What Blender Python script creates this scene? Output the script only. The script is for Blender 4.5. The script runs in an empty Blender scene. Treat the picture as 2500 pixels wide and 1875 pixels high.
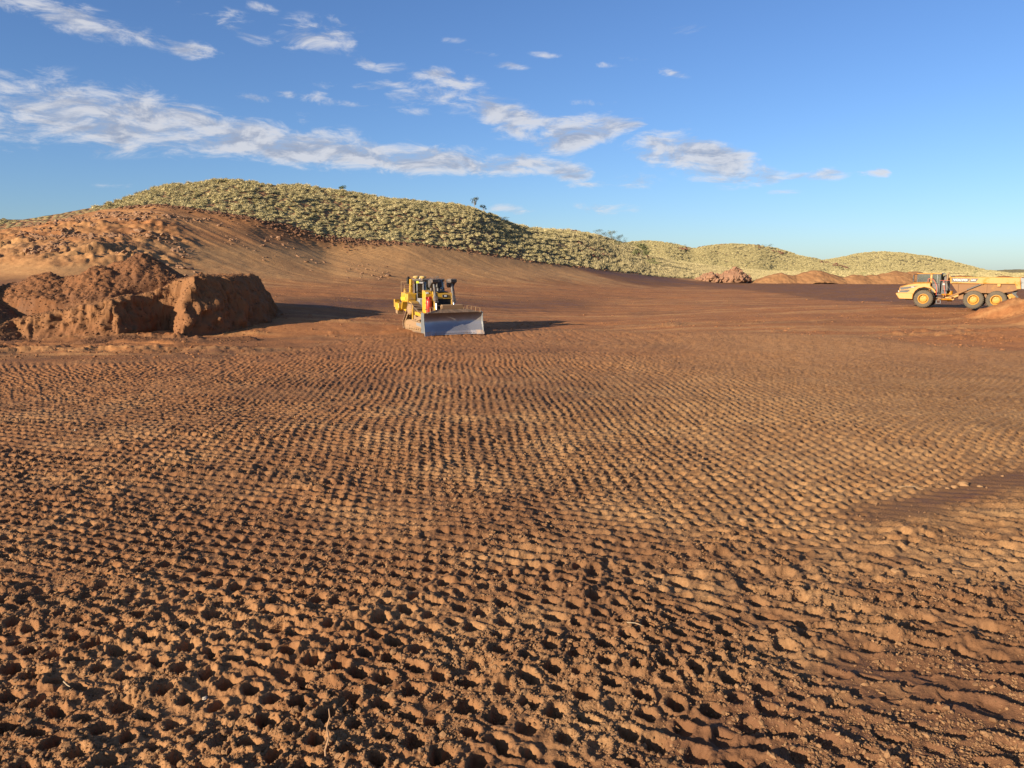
import bpy, bmesh, math, random
import numpy as np
from mathutils import Vector, Matrix, Euler

# ------------------------------------------------------------------ camera
F_PX, CX, CY = 1878.0, 1250.0, 937.5          # focal length and centre for a 2500 x 1875 frame
PITCH = math.atan((CY - 660.0) / F_PX)        # true horizon falls at row 660
CAM_H = 5.2
SC = bpy.context.scene
COL = SC.collection
cam_d = bpy.data.cameras.new('camera')
cam_d.sensor_width = 36.0
cam_d.lens = F_PX / 2500.0 * 36.0
cam_d.clip_start = 0.1
cam_d.clip_end = 20000.0
cam = bpy.data.objects.new('camera', cam_d)
cam.location = (0, 0, CAM_H)
cam.rotation_euler = (math.pi / 2 - PITCH, 0, 0)
COL.objects.link(cam)
SC.camera = cam

# ------------------------------------------------------------------ light
SUN_AZ_LEFT = math.radians(49)     # degrees left of straight-behind-the-camera
SUN_EL = math.radians(15.8)
TO_SUN = Vector((-math.sin(SUN_AZ_LEFT) * math.cos(SUN_EL), -math.cos(SUN_AZ_LEFT) * math.cos(SUN_EL), math.sin(SUN_EL)))
sun_d = bpy.data.lights.new('sun', 'SUN')
sun_d.energy = 5.0
sun_d.angle = math.radians(0.53)
sun_d.color = (1.0, 0.86, 0.66)
sun = bpy.data.objects.new('sun', sun_d)
sun.rotation_euler = (-TO_SUN).to_track_quat('-Z', 'Y').to_euler()
sun.location = (-60, -40, 60)
COL.objects.link(sun)

SC.view_settings.view_transform = 'Standard'
SC.view_settings.look = 'None'
SC.view_settings.gamma = 1.0
SC.view_settings.exposure = 1.03
SC.view_settings.use_curve_mapping = False
SC.render.engine = 'CYCLES'
SC.cycles.max_bounces = 5
SC.cycles.diffuse_bounces = 1
SC.cycles.transparent_max_bounces = 8

# pixel -> world helpers (photogrammetry of the photograph, used to find real positions)
def px_t(px):
    return (np.asarray(px, float) - CX) / F_PX * math.cos(PITCH)
def t_px(t):
    return CX + np.asarray(t, float) * F_PX / math.cos(PITCH)
def py_tan(py):
    return np.tan(np.arctan((CY - np.asarray(py, float)) / F_PX) - PITCH)
def at(px, py, d):
    """world point seen at pixel (px,py) standing d metres down range"""
    v = (CY - py) / F_PX
    z = d * math.tan(math.atan(v) - PITCH)
    zc = d * math.cos(PITCH) - z * math.sin(PITCH)
    return Vector(((px - CX) / F_PX * zc, d, CAM_H + z))
def ray_dir(px, py):
    a = (px - CX) / F_PX; b = (CY - py) / F_PX
    return Vector((a, math.cos(PITCH) + b * math.sin(PITCH), -math.sin(PITCH) + b * math.cos(PITCH))).normalized()

# ------------------------------------------------------------------ node helper
class NT:
    def __init__(self, tree):
        self.t = tree; self.n = tree.nodes; self.l = tree.links
    def node(self, kind, **props):
        nd = self.n.new(kind)
        for k, v in props.items():
            setattr(nd, k, v)
        return nd
    def link(self, a, b):
        self.l.new(a, b)
    def setin(self, nd, idx, val):
        s = nd.inputs[idx]
        if isinstance(val, bpy.types.NodeSocket):
            self.link(val, s)
        elif val is not None:
            s.default_value = val
    def math(self, op, a, b=None, c=None, clamp=False):
        nd = self.node('ShaderNodeMath', operation=op, use_clamp=clamp)
        for i, v in enumerate((a, b, c)):
            if v is not None: self.setin(nd, i, v)
        return nd.outputs[0]
    def vmath(self, op, a, b=None):
        nd = self.node('ShaderNodeVectorMath', operation=op)
        self.setin(nd, 0, a)
        if b is not None: self.setin(nd, 1, b)
        return nd
    def mix(self, f, a, b):
        nd = self.node('ShaderNodeMix', data_type='RGBA')
        self.setin(nd, 0, f); self.setin(nd, 6, a); self.setin(nd, 7, b)
        return nd.outputs[2]
    def maprange(self, v, a, b, c=0.0, d=1.0, smooth=True):
        nd = self.node('ShaderNodeMapRange')
        nd.interpolation_type = 'SMOOTHSTEP' if smooth else 'LINEAR'
        self.setin(nd, 0, v)
        for i, x in enumerate((a, b, c, d)):
            nd.inputs[1 + i].default_value = x
        return nd.outputs[0]
    def noise(self, vec, scale, detail=4, rough=0.55, dist=0.0):
        nd = self.node('ShaderNodeTexNoise')
        if vec is not None: self.link(vec, nd.inputs['Vector'])
        nd.inputs['Scale'].default_value = scale
        nd.inputs['Detail'].default_value = detail
        nd.inputs['Roughness'].default_value = rough
        nd.inputs['Distortion'].default_value = dist
        return nd.outputs[0]

# ------------------------------------------------------------------ world: sky with clouds
world = bpy.data.worlds.new('World')
SC.world = world
world.use_nodes = True
w = NT(world.node_tree)
w.n.clear()
SKY_STRENGTH = 0.053
out = w.node('ShaderNodeOutputWorld')
bg = w.node('ShaderNodeBackground')
bg.inputs['Strength'].default_value = SKY_STRENGTH
w.link(bg.outputs[0], out.inputs[0])
sky = w.node('ShaderNodeTexSky', sky_type='NISHITA')
sky.sun_disc = False
sky.sun_elevation = SUN_EL
# sun_rotation: 0 = +Y, clockwise seen from above
sky.sun_rotation = math.atan2(TO_SUN.x, TO_SUN.y)
sky.altitude = 400
sky.air_density = 1.0
sky.dust_density = 0.4
sky.ozone_density = 2.2
geo = w.node('ShaderNodeNewGeometry')
dirv = w.vmath('SCALE', geo.outputs['Incoming']); dirv.inputs['Scale'].default_value = -1.0
sep = w.node('ShaderNodeSeparateXYZ'); w.link(dirv.outputs[0], sep.inputs[0])
az = w.math('ARCTAN2', sep.outputs[0], sep.outputs[1])
el = w.math('ARCSINE', sep.outputs[2])
comb = w.node('ShaderNodeCombineXYZ'); w.link(az, comb.inputs[0]); w.link(el, comb.inputs[1])
ae = comb.outputs[0]
# clouds lie in a few streaky banks: along each bank (px, py of its centre line, half height, weight), then loose small clouds
def angle_of(px, py):
    d = ray_dir(px, py)
    return math.atan2(d.x, d.y), math.asin(d.z)
BANKS = [
 [(-300,-60,20,.6),(40,10,26,.8),(150,38,44,1.0),(280,72,36,.9),(380,95,30,.95),(450,115,28,1.05),(525,128,14,.8),(560,135,4,0)],
 [(500,40,6,0),(560,50,30,.66),(650,80,34,.55),(740,80,46,.62),(830,105,44,.6),(890,150,26,.7),(925,165,6,0)],
 [(-400,250,60,1.0),(-50,268,84,1.1),(100,268,96,1.18),(220,280,90,1.2),(340,292,82,1.2),(470,312,76,1.25),(560,338,58,1.3),(680,352,52,1.3),(800,366,54,1.32),(950,386,44,1.32),(1090,394,38,1.25),(1200,398,32,1.15),(1290,405,30,1.1),(1400,420,26,1.15),(1460,426,8,0)],
 [(930,228,6,0),(975,232,26,.75),(1060,222,38,.78),(1140,236,60,.85),(1220,285,52,1.1),(1300,312,50,1.2),(1380,332,52,1.25),(1450,318,44,1.35),(1530,305,22,1.1),(1590,300,5,0)],
 [(1500,352,5,0),(1550,362,34,1.05),(1640,368,50,1.25),(1740,395,56,1.35),(1830,408,44,1.25),(1880,424,26,1.0),(1960,430,13,.9),(2040,426,17,.95),(2080,424,8,.6),(2137,425,14,1.0),(2180,424,4,0)],
]
LOOSE = [(995,275,58,15,0,1.0),(1655,60,62,20,4,.72),(1550,145,50,9,6,.7),(1640,178,40,10,12,.7),(820,247,100,15,6,.85),(605,237,48,10,4,.9),(910,208,120,13,-2,.8),(1060,180,80,18,-4,.8),
 (735,300,46,20,0,.55),(1500,512,130,15,4,.62),(1240,512,60,13,3,.72),(1550,440,60,22,0,.75),(1440,452,80,9,-2,.62),(20,178,46,10,6,.6),(960,168,60,14,-4,.7),(1170,128,50,9,6,.6),(1250,160,46,9,4,.6),(1330,135,40,8,4,.5),(1450,252,60,9,3,.6),(480,28,70,16,10,.6),(640,20,44,12,8,.55),(850,60,60,16,14,.5),(1110,100,40,9,4,.5),(700,230,40,9,4,.5),(1490,160,40,8,5,.5),(1900,470,60,6,0,.4),(300,455,70,7,0,.35),(1660,300,50,8,0,.5),(1560,290,40,8,0,.5)]
field = None
A0, A1 = math.radians(-60), math.radians(60)
af = w.maprange(az, A0, A1, 0.0, 1.0, smooth=False)
def curve(pts):
    nd = w.node('ShaderNodeFloatCurve')
    w.link(af, nd.inputs['Value'])
    cm = nd.mapping; c = cm.curves[0]
    cm.use_clip = False
    c.points[0].location = pts[0]; c.points[1].location = pts[-1]
    for p in pts[1:-1]: c.points.new(*p)
    for p in c.points: p.handle_type = 'AUTO_CLAMPED'
    cm.update()
    return nd.outputs[0]
for bank in BANKS:
    ce = []; hh = []; ww = []
    for (px, py, h, wt) in bank:
        a, e = angle_of(px, py); _, e1 = angle_of(px, py - h)
        fa = (a - A0) / (A1 - A0)
        ce.append((fa, e)); hh.append((fa, (e1 - e) * 10)); ww.append((fa, wt / 1.5))
    cc, hc, wc = curve(ce), curve(hh), curve(ww)
    rel = w.math('DIVIDE', w.math('ABSOLUTE', w.math('SUBTRACT', el, cc)), w.math('MULTIPLY', hc, 0.1))
    g = w.math('MULTIPLY', w.maprange(rel, 0.25, 1.45, 1.5, 0.0), wc)
    field = g if field is None else w.math('MAXIMUM', field, g)
for (cx, cy, rx, ry, tilt, wt) in LOOSE:
    a0, e0 = angle_of(cx, cy)
    a1, _ = angle_of(cx + rx, cy); _, e1 = angle_of(cx, cy - ry)
    mp = w.node('ShaderNodeMapping', vector_type='TEXTURE')
    mp.inputs['Location'].default_value = (a0, e0, 0)
    mp.inputs['Rotation'].default_value = (0, 0, -math.radians(tilt))
    mp.inputs['Scale'].default_value = (abs(a1 - a0) * 1.15, abs(e1 - e0) * 1.25, 1)
    w.link(ae, mp.inputs['Vector'])
    ln = w.vmath('LENGTH', mp.outputs[0]).outputs[1]
    g = w.maprange(ln, 0.0, 1.35, wt + .14, 0.0)
    field = w.math('MAXIMUM', field, g)
# streaky noise in sky-direction space
mp = w.node('ShaderNodeMapping'); mp.inputs['Scale'].default_value = (9.0, 27.0, 1); mp.inputs['Rotation'].default_value = (0, 0, 0.12)
w.link(ae, mp.inputs['Vector'])
n1 = w.noise(mp.outputs[0], 1.9, 10, 0.66, 0.5)
mp2 = w.node('ShaderNodeMapping'); mp2.inputs['Scale'].default_value = (9.0, 27.0, 1); mp2.inputs['Rotation'].default_value = (0, 0, 0.12)
mp2.inputs['Location'].default_value = (0.10, -0.22, 0)
w.link(ae, mp2.inputs['Vector'])
n2 = w.noise(mp2.outputs[0], 1.9, 6, 0.62, 0.5)
dens = w.math('ADD', field, w.math('MULTIPLY', w.math('SUBTRACT', n1, 0.5), 4.2))
alpha = w.maprange(dens, 0.26, 1.60, 0.0, 0.86)
alpha = w.math('MULTIPLY', alpha, w.maprange(field, 0.02, 0.30, 0.0, 1.0))
lit = w.maprange(w.math('SUBTRACT', n1, n2), -0.13, 0.13, 0.0, 1.0)
thick = w.maprange(dens, 0.75, 1.6, 0.0, 1.0)
CL_BRIGHT = (7.0, 7.0, 7.3, 1); CL_DARK = (3.4, 3.75, 4.7, 1)
lit2 = w.math('SUBTRACT', w.math('MULTIPLY_ADD', lit, 0.95, 0.30), w.math('MULTIPLY', thick, 0.38), clamp=True)
ccol = w.mix(lit2, CL_DARK, CL_BRIGHT)
hs = w.vmath('MULTIPLY', sky.outputs[0], (0.78, 1.0, 1.40))     # the photograph's cool white balance, same everywhere in the sky
w.link(w.mix(alpha, hs.outputs[0], ccol), bg.inputs['Color'])
world.cycles.sampling_method = 'MANUAL'
world.cycles.sample_map_resolution = 256

# ------------------------------------------------------------------ numpy noise
def _hash(ix, iy, seed):
    h = np.asarray(ix).astype(np.int32).view(np.uint32) * np.uint32(374761393)
    h = h + np.asarray(iy).astype(np.int32).view(np.uint32) * np.uint32(668265263)
    h += np.uint32((seed * 1442695041) & 0xFFFFFFFF)
    h ^= h >> np.uint32(13); h *= np.uint32(1274126177)
    h ^= h >> np.uint32(16); h *= np.uint32(2246822519)
    h ^= h >> np.uint32(15)
    return (h >> np.uint32(8)).astype(np.float32) * np.float32(1.0 / 16777215.0)
def vnoise(x, y, seed=0):
    x = np.asarray(x, np.float32); y = np.asarray(y, np.float32)
    ix = np.floor(x); iy = np.floor(y)
    fx = x - ix; fy = y - iy
    ux = fx * fx * (3 - 2 * fx); uy = fy * fy * (3 - 2 * fy)
    hx0 = ix.astype(np.int32).view(np.uint32) * np.uint32(374761393); hx1 = hx0 + np.uint32(374761393)
    hy0 = iy.astype(np.int32).view(np.uint32) * np.uint32(668265263) + np.uint32((seed * 1442695041) & 0xFFFFFFFF); hy1 = hy0 + np.uint32(668265263)
    def fin(h):
        h ^= h >> np.uint32(13); h *= np.uint32(1274126177)
        h ^= h >> np.uint32(16); h *= np.uint32(2246822519)
        h ^= h >> np.uint32(15)
        return (h >> np.uint32(8)).astype(np.float32)
    a = fin(hx0 + hy0); b_ = fin(hx1 + hy0); c = fin(hx0 + hy1); d = fin(hx1 + hy1)
    b_ -= a; 
    r = a + b_ * ux
    d -= c; c += d * ux
    return (r + (c - r) * uy) * np.float32(2.0 / 16777215.0) - 1
def fbm(x, y, seed=0, octv=4, gain=0.5, lac=2.03):
    s = 0; amp = 1.0; tot = 0
    c, sn = math.cos(0.6), math.sin(0.6)
    for o in range(octv):
        s = s + amp * vnoise(x, y, seed + o * 17); tot += amp
        amp *= gain
        x, y = (x * c - y * sn) * lac + 11.3, (x * sn + y * c) * lac - 5.7
    return s / tot
def billow(x, y, seed=0, octv=3, gain=0.5):
    s = 0; amp = 1.0; tot = 0
    c, sn = math.cos(0.9), math.sin(0.9)
    for o in range(octv):
        s = s + amp * (1 - 2 * np.abs(vnoise(x, y, seed + o * 31))); tot += amp
        amp *= gain
        x, y = (x * c - y * sn) * 2.1 + 3.1, (x * sn + y * c) * 2.1 + 7.7
    return s / tot
def clods(x, y, seed=0):
    """rounded lumps with creases between (cellular)"""
    ix = np.floor(x); iy = np.floor(y)
    best = np.full(np.shape(x), 9.0, np.float32); hid = np.zeros(np.shape(x), np.float32); tl = np.zeros(np.shape(x), np.float32)
    for dx in (-1, 0, 1):
        for dy in (-1, 0, 1):
            jx = ix + dx; jy = iy + dy
            hx = _hash(jx, jy, seed); hy = _hash(jx, jy, seed + 5)
            rr = 0.55 + 0.6 * _hash(jx, jy, seed + 9)
            d2 = ((jx + hx - x) ** 2 + (jy + hy - y) ** 2) / (rr * rr)
            m = d2 < best
            best = np.where(m, d2, best); hid = np.where(m, rr, hid)
            tl = np.where(m, (x - jx - hx) * (hy - .5) + (y - jy - hy) * (hx - .5), tl)
    e = np.clip(1.0 - best, 0, 1)
    return np.minimum(np.sqrt(e), .55 + .45 * e) * hid + 1.3 * tl * np.sqrt(e)
def sstep(a, b, x):
    t = np.clip((np.asarray(x, float) - a) / (b - a), 0, 1)
    return t * t * (3 - 2 * t)

# ------------------------------------------------------------------ terrain base height
def tab(rows):
    a = np.array(rows, float)
    return a
BOUND = tab([(-700,610,128),(-300,597,128),(0,568,130),(124,543,133),(226,520,137),(265,511,138),(330,502,138),(400,500,138),(480,513,140),(600,528,142),(700,546,145),(800,575,149),(900,588,153),(1000,597,158),(1150,616,168),(1300,641,182),(1450,657,204),(1600,675,228),(1700,684,245),(1850,689,256),(2000,690,260),(2500,690,260),(3200,690,260)])
RIDGE = tab([(-700,590,140),(-300,583,142),(0,563,143),(124,538,145),(226,514,148),(265,509,150),(340,485,156),(400,463,161),(500,450,167),(570,444,170),(620,446,173),(680,457,177),(735,453,181),(790,462,184),(850,471,187),(900,480,190),(1000,486,197),(1100,495,206),(1150,503,212),(1200,522,219),(1260,546,230),(1300,554,238),(1390,559,266),(1430,565,280),(1480,585,292),(1530,602,303),(1580,622,314),(1640,638,330),(1700,649,350),(1800,658,400),(1900,665,430),(2100,667,450),(2500,668,450),(3200,668,450)])
PLAIN = {
 -700: [(60,790),(75,720),(95,670),(110,630)],
 -300: [(60,800),(75,715),(88,680),(98,645),(112,615)],
 0:    [(60,818),(75,715),(86,683),(95,645),(108,605),(120,580)],
 150:  [(60,818),(75,715),(86,683),(94,643),(106,600),(120,562)],
 270:  [(60,820),(75,718),(89,682),(97,640),(109,590),(124,540)],
 400:  [(60,822),(75,725),(92,684),(104,640),(116,580),(130,520)],
 600:  [(60,825),(75,740),(100,690),(116,642),(131,575),(138,545)],
 800:  [(60,825),(75,757),(100,703),(122,672),(142,620),(149,588)],
 1000: [(60,825),(75,775),(100,720),(126,690),(146,640),(154,608)],
 1150: [(60,825),(75,780),(110,718),(136,690),(157,650),(165,624)],
 1300: [(60,825),(75,785),(115,720),(150,690),(174,656)],
 1450: [(60,825),(75,785),(118,727),(163,697),(194,667)],
 1600: [(60,820),(75,782),(120,730),(170,707),(215,682)],
 1750: [(60,815),(75,775),(85,757),(120,729),(180,706),(240,690)],
 2000: [(60,810),(75,768),(85,752),(120,728),(180,706),(240,692)],
 2260: [(55,828),(62,805),(75,768),(82,750),(120,727),(180,706),(240,692)],
 2500: [(52,840),(62,800),(74,765),(82,750),(120,727),(180,706),(240,692)],
 3200: [(52,840),(62,800),(74,765),(82,750),(120,727),(180,706),(240,692)]}
PXS = np.arange(-700, 3201, 10.0)
YS = np.arange(0, 621, 1.0)
def smooth1(a, n, axis):
    k = np.hanning(2 * n + 3)[1:-1]; k /= k.sum()
    pad = [(0, 0)] * a.ndim; pad[axis] = (n, n)
    b = np.pad(a, pad, mode='edge')
    return np.apply_along_axis(lambda v: np.convolve(v, k, mode='valid'), axis, b)
bd = np.interp(PXS, BOUND[:, 0], BOUND[:, 2]); bpy_ = np.interp(PXS, BOUND[:, 0], BOUND[:, 1])
rd = np.interp(PXS, RIDGE[:, 0], RIDGE[:, 2]); rpy = np.interp(PXS, RIDGE[:, 0], RIDGE[:, 1])
bd = smooth1(bd, 4, 0); rd = np.maximum(smooth1(rd, 4, 0), bd + 6)
zb = CAM_H + bd * py_tan(bpy_); zr = CAM_H + rd * py_tan(rpy)
S = np.linspace(0, 1, 80)
keys = sorted(PLAIN)
PROF = []
for k in keys:
    b_d = np.interp(k, BOUND[:, 0], BOUND[:, 2]); b_p = np.interp(k, BOUND[:, 0], BOUND[:, 1])
    pts = [(44, 0.0)] + [(y, CAM_H + y * float(py_tan(p))) for y, p in PLAIN[k]] + [(b_d, CAM_H + b_d * float(py_tan(b_p)))]
    pts = np.array(pts)
    PROF.append(np.interp(44 + S * (b_d - 44), pts[:, 0], pts[:, 1]))
PROF = np.array(PROF)
PR = np.array([np.interp(PXS, keys, PROF[:, i]) for i in range(len(S))]).T      # px x s
ZT = np.zeros((len(PXS), len(YS)))
for i in range(len(PXS)):
    s = (YS - 44) / (bd[i] - 44)
    z = np.where(s <= 0, 0, np.interp(s, S, PR[i]))
    q = np.clip((YS - bd[i]) / (rd[i] - bd[i]), 0, 1)
    hill = zb[i] + (zr[i] - zb[i]) * (0.55 * q + 0.45 * np.sin(q * math.pi / 2))
    z = np.where(YS > bd[i], hill, z)
    back = sstep(rd[i] + 2, rd[i] + 110, YS)
    z = np.where(YS > rd[i], zr[i] * (1 - back) + 1.0 * back - 0.012 * np.minimum(YS - rd[i], 30), z)
    ZT[i] = z
ZT = smooth1(smooth1(ZT, 2, 1), 3, 0)
ZT[:, YS <= 42] = 0
def base_h(x, y):
    x = np.asarray(x, float); y = np.asarray(y, float)
    px = t_px(x / np.maximum(y, 1.0))
    fi = np.clip((px - PXS[0]) / 10.0, 0, len(PXS) - 1.001)
    fj = np.clip(y, 0, YS[-1] - 0.001)
    i = fi.astype(int); j = fj.astype(int)
    a = fi - i; b = fj - j
    z = ZT[i, j] * (1 - a) * (1 - b) + ZT[i + 1, j] * a * (1 - b) + ZT[i, j + 1] * (1 - a) * b + ZT[i + 1, j + 1] * a * b
    return z
def bound_d(px): return np.interp(px, PXS, bd)
def ridge_d(px): return np.interp(px, PXS, rd)
# depth at which the rolled pad ends
PADEND_PX = [-700, 0, 300, 500, 700, 850, 1000, 1200, 1400, 1600, 1800, 2100, 2300, 2500, 3200]
PADEND_PY = [890, 885, 880, 872, 850, 826, 815, 808, 806, 815, 822, 835, 850, 862, 870]
PADEND_Y = CAM_H / -py_tan(PADEND_PY)
def padend(px): return np.interp(px, PADEND_PX, PADEND_Y)

# ------------------------------------------------------------------ fine relief of the ground
def near_detail(X, Y):
    """sheepsfoot imprints, clods, ruts; returns (dz, wet, smoothness, red)"""
    px = t_px(X / Y)
    pe = padend(px) + 1.2 * fbm(X / 3.0, Y / 3.0, 71, 3)
    pad = 1 - sstep(-2.5, 1.5, Y - pe)
    # patch masks on the ground
    Yb = Y - .45 * np.maximum(X, 0)
    right = sstep(0.05, 0.40, X / Y) * sstep(12.2, 14.2, Yb)
    wet_lr = sstep(0.0, 1.0, (X - 1.6) * 0.75 - (Y - 8.6) * 1.1 + 0.9 * fbm(X, Y, 5, 3))          # smeared wet corner at lower right
    wet_lr = wet_lr * (1 - sstep(9.3, 10.6, Y))
    smear = sstep(0.15, .9, 1.2 - np.abs((Y - (17.3 + .55 * (X - 10))) / (.75 + .07 * (X - 7))) + .35 * fbm(X, Y, 8, 3)) * sstep(6.0, 8.5, X)   # grader smear at the right
    blend = sstep(10.9, 12.9, Yb + 1.2 * fbm(X / 3, Y / 3, 15, 2))        # 0 = churned foreground
    wob = 0.15 * vnoise(X / .085, Y / .085, 61) + .12 * vnoise(X / .035, Y / .035, 62)
    kx = X + .9 * fbm(X / 13., Y / 13., 3, 2); ky = Y + .9 * fbm(X / 13., Y / 13., 4, 2)
    def lattice(m, th, pu, pv, r_u, r_v, jit, lane_w, seed, miss):
        """prints of one roller drum: returns hole, rim, per-print random, lane offset, v"""
        x = kx[m] + .035 * vnoise(X[m] / .4, Y[m] / .4, seed); y = ky[m] + .035 * vnoise(X[m] / .4, Y[m] / .4, seed + 1)
        u0 = x * math.cos(th) + y * math.sin(th); v0 = -x * math.sin(th) + y * math.cos(th)
        k = np.floor(v0 / lane_w); vl = v0 - k * lane_w
        rot = (_hash(k, k * 0, seed + 2) - .5) * .05
        u = u0 + vl * rot + pu * np.floor(3 * _hash(k, k * 0, seed + 3)) / 3; v = v0 - u0 * rot * .2
        jj = np.floor(v / pv); us = u + .5 * pu * np.mod(jj, 2); ii = np.floor(us / pu)
        h1 = _hash(ii, jj, seed + 4); h2 = _hash(ii, jj, seed + 5); h3 = _hash(ii, jj, seed + 6); h4 = _hash(ii, jj, seed + 7)
        du = (us / pu - ii - .5) * pu + (h1 - .5) * jit; dv = (v / pv - jj - .5) * pv + (h2 - .5) * jit
        r = (np.abs(du / (r_u * (.75 + .5 * h3))) ** 2.4 + np.abs(dv / (r_v * (.75 + .5 * h4))) ** 2.4) ** (1 / 2.4) + wob[m]
        hole = (1 - sstep(.60, 1.12, r)) * np.where(_hash(ii, jj, seed + 8) > miss, 1, .2) * (.65 + .6 * h3)
        rim = np.exp(-((r - 1.3) / .33) ** 2)
        return hole, rim, us / pu, v / pv, np.minimum(vl, lane_w - vl), k
    th = math.radians(-19)
    u0 = kx * math.cos(th) + ky * math.sin(th); v0 = -kx * math.sin(th) + ky * math.cos(th)
    hole = np.zeros_like(X); rim = np.zeros_like(X); cu = np.zeros_like(X); cv = np.zeros_like(X); seamd = np.full_like(X, 9.); lane = np.zeros_like(X)
    mF = Y > 9.0
    hF, rF, cu[mF], cv[mF], seamd[mF], lane[mF] = lattice(mF, th, .335, .375, .105, .115, .055, 3.2, 50, .06)
    hole[mF] = hF * blend[mF]; rim[mF] = rF * blend[mF]
    mN = Y < 15.0
    hN, rN, _, _, _, _ = lattice(mN, math.radians(-24), .43, .44, .135, .125, .08, 2.4, 80, .08)
    hole[mN] += hN * (1 - blend[mN]); rim[mN] += rN * (1 - blend[mN])
    mess = sstep(.26, .16, _hash(lane, lane * 0 + np.floor(u0 / 9.0), 45)) * blend * (1 - right)
    amp = (0.165 * (1 - sstep(8.5, 14, Y)) + 0.105 * sstep(8.5, 14, Y)) * (1 - .5 * mess)
    amp = amp * (1 - 0.30 * sstep(20, 40, Y)) * (1 - .55 * sstep(38, 52, Y)) * (1 - 0.50 * right) * (0.95 + 0.35 * vnoise(X / 2.3, Y / 2.3, 91))
    amp = amp * (1 - 0.45 * wet_lr) * (1 - 0.95 * smear) * (1 - 0.60 * sstep(1.5, 4.5, X) * (1 - blend))
    dz = amp * (-hole + 0.24 * rim)
    # lumps between prints lean into short ridges at the left, columns in the field at the right
    dz = dz + blend * (1 - sstep(30, 46, Y)) * (1 - right) * 0.013 * np.cos(2 * math.pi * cv) * (0.7 + 0.6 * vnoise(X / 1.7, Y / 1.7, 95))
    dz = dz + right * 0.014 * np.cos(2 * math.pi * cu) * (1 - smear) * (1 - sstep(36, 50, Y)) + sstep(30, 45, Y) * (.022 * fbm(X / .4, Y / .55, 97, 3) + .026 * clods(X / .36, Y / .40, 98))
    present = 1.0; ii = None
    # seams between roller lanes, broken lumpy windrows
    seam = np.exp(-(seamd / 0.16) ** 2) * blend
    dz = dz + seam * 0.035 * (1 - right) * (0.3 + fbm(X / .5, Y / .5, 101, 2))
    # churned rows: broad transverse berms near the camera
    churn = (1 - blend)
    crumb = churn * 1.0 + (1 - churn) * 0.50
    crumb = crumb * (1 - 0.30 * right) * (1 - .65 * wet_lr) * (1 - 0.85 * smear) * (1 - 0.55 * hole)
    patch = sstep(-0.25, 0.35, fbm(X / 1.6, Y / 1.6, 110, 3))
    crumb = crumb * (0.45 + 0.85 * patch) * (1 + .5 * mess)
    dz = dz + crumb * (0.050 * fbm(X / .55, Y / .55, 111, 3) + 0.020 * billow(X / .20, Y / .20, 113, 2))
    dz = dz + (1 - .8 * smear) * (1 - .6 * wet_lr) * (.016 * billow(X / .27, Y / .27, 114, 2) + .011 * fbm(X / .11, Y / .11, 116, 2)) * (1 - .6 * hole)
    n = Y < 26
    cl = np.zeros_like(X)
    if n.any():
        xs = X[n] + .03 * vnoise(X[n] / .05, Y[n] / .05, 117); ys = Y[n] + .03 * vnoise(X[n] / .05, Y[n] / .05, 118)
        cl[n] = 0.042 * clods(xs / .145, ys / .145, 121) * sstep(.1, .6, vnoise(xs / .5, ys / .5, 120) + .35) + 0.022 * clods(xs / .068, ys / .068, 123) + 0.010 * clods(xs / .035, ys / .035, 125)
    dz = dz + crumb * cl * 1.0
    # fans of shallow slits in the smeared corner
    slit = .7 * wet_lr + 0.95 * sstep(1.2, 3.8, X) * (1 - blend)
    slit = np.clip(slit, 0, 1)
    sv = (v0 + .06 * u0 + 0.24 * fbm(X / .8, Y / .8, 131, 2)) / 0.40
    saw = sv - np.floor(sv)
    dz = dz + slit * 0.095 * (saw ** 2.0 - .4) * sstep(-.3, .3, vnoise(u0 / .6, np.floor(sv) * 3.7, 133)) * (1 - smear)
    # broad swells
    dz = dz + 0.10 * fbm(X / 5.0, Y / 5.0, 141, 2) * sstep(7, 12, Y)
    dz = dz * pad
    # beyond the pad: worked but smoother earth with wheel ruts and scattered clods
    off = 1 - pad
    dz = dz + off * (0.05 * fbm(X / 1.2, Y / 1.2, 151, 4) + 0.14 * fbm(X / 7.0, Y / 7.0, 153, 3))
    # wheel ruts and scraper streaks running across the pad, broken by loose clods
    rv_ = (Y - .10 * X + 1.3 * fbm(X / 18., Y / 18., 155, 2)) / 1.35
    dz = dz + off * (.055 * fbm(rv_ * 1.6, X / 11., 156, 3) - .07 * np.exp(-((rv_ - np.floor(rv_) - .5) / .10) ** 2) * sstep(.05, .4, fbm(X / 16., np.floor(rv_) * 3.3, 157, 2)))
    dz = dz + off * .08 * clods(X / .35, Y / .35, 158) * sstep(.25, .6, fbm(X / 3., Y / 3., 159, 3))
    fl = np.exp(-((Y - (57.5 + 1.5 * fbm(X / 6., Y / 6., 161, 2))) / 3.5) ** 2) * sstep(560, 420, px) + np.exp(-((Y - 50) / 2.6) ** 2) * sstep(780, 640, px) * .8
    dz = dz + off * np.clip(fl, 0, 1) * (0.35 * billow(X / 2.2, Y / 1.1, 163, 3) + .14 * clods(X / .6, Y / .6, 165))
    for (yr, dep, xa, xb, sd_) in ((53.6, .42, 300, 560, 166), (51.2, .40, 430, 740, 167), (49.6, .25, 560, 760, 168), (55.0, .3, 120, 330, 169)):
        c_ = yr + .5 * fbm(X / 3., X * 0, sd_, 2) + .12 * (X + 24)
        g_ = sstep(xa, xa + 60, px) * sstep(xb, xb - 60, px) * (.6 + .8 * vnoise(X / 1.3, Y / 1.3, sd_ + 9))
        dz = dz - dep * g_ * np.exp(-((Y - c_) / .42) ** 2) + .35 * dep * g_ * np.exp(-((Y - c_ - .95) / .4) ** 2)
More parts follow.
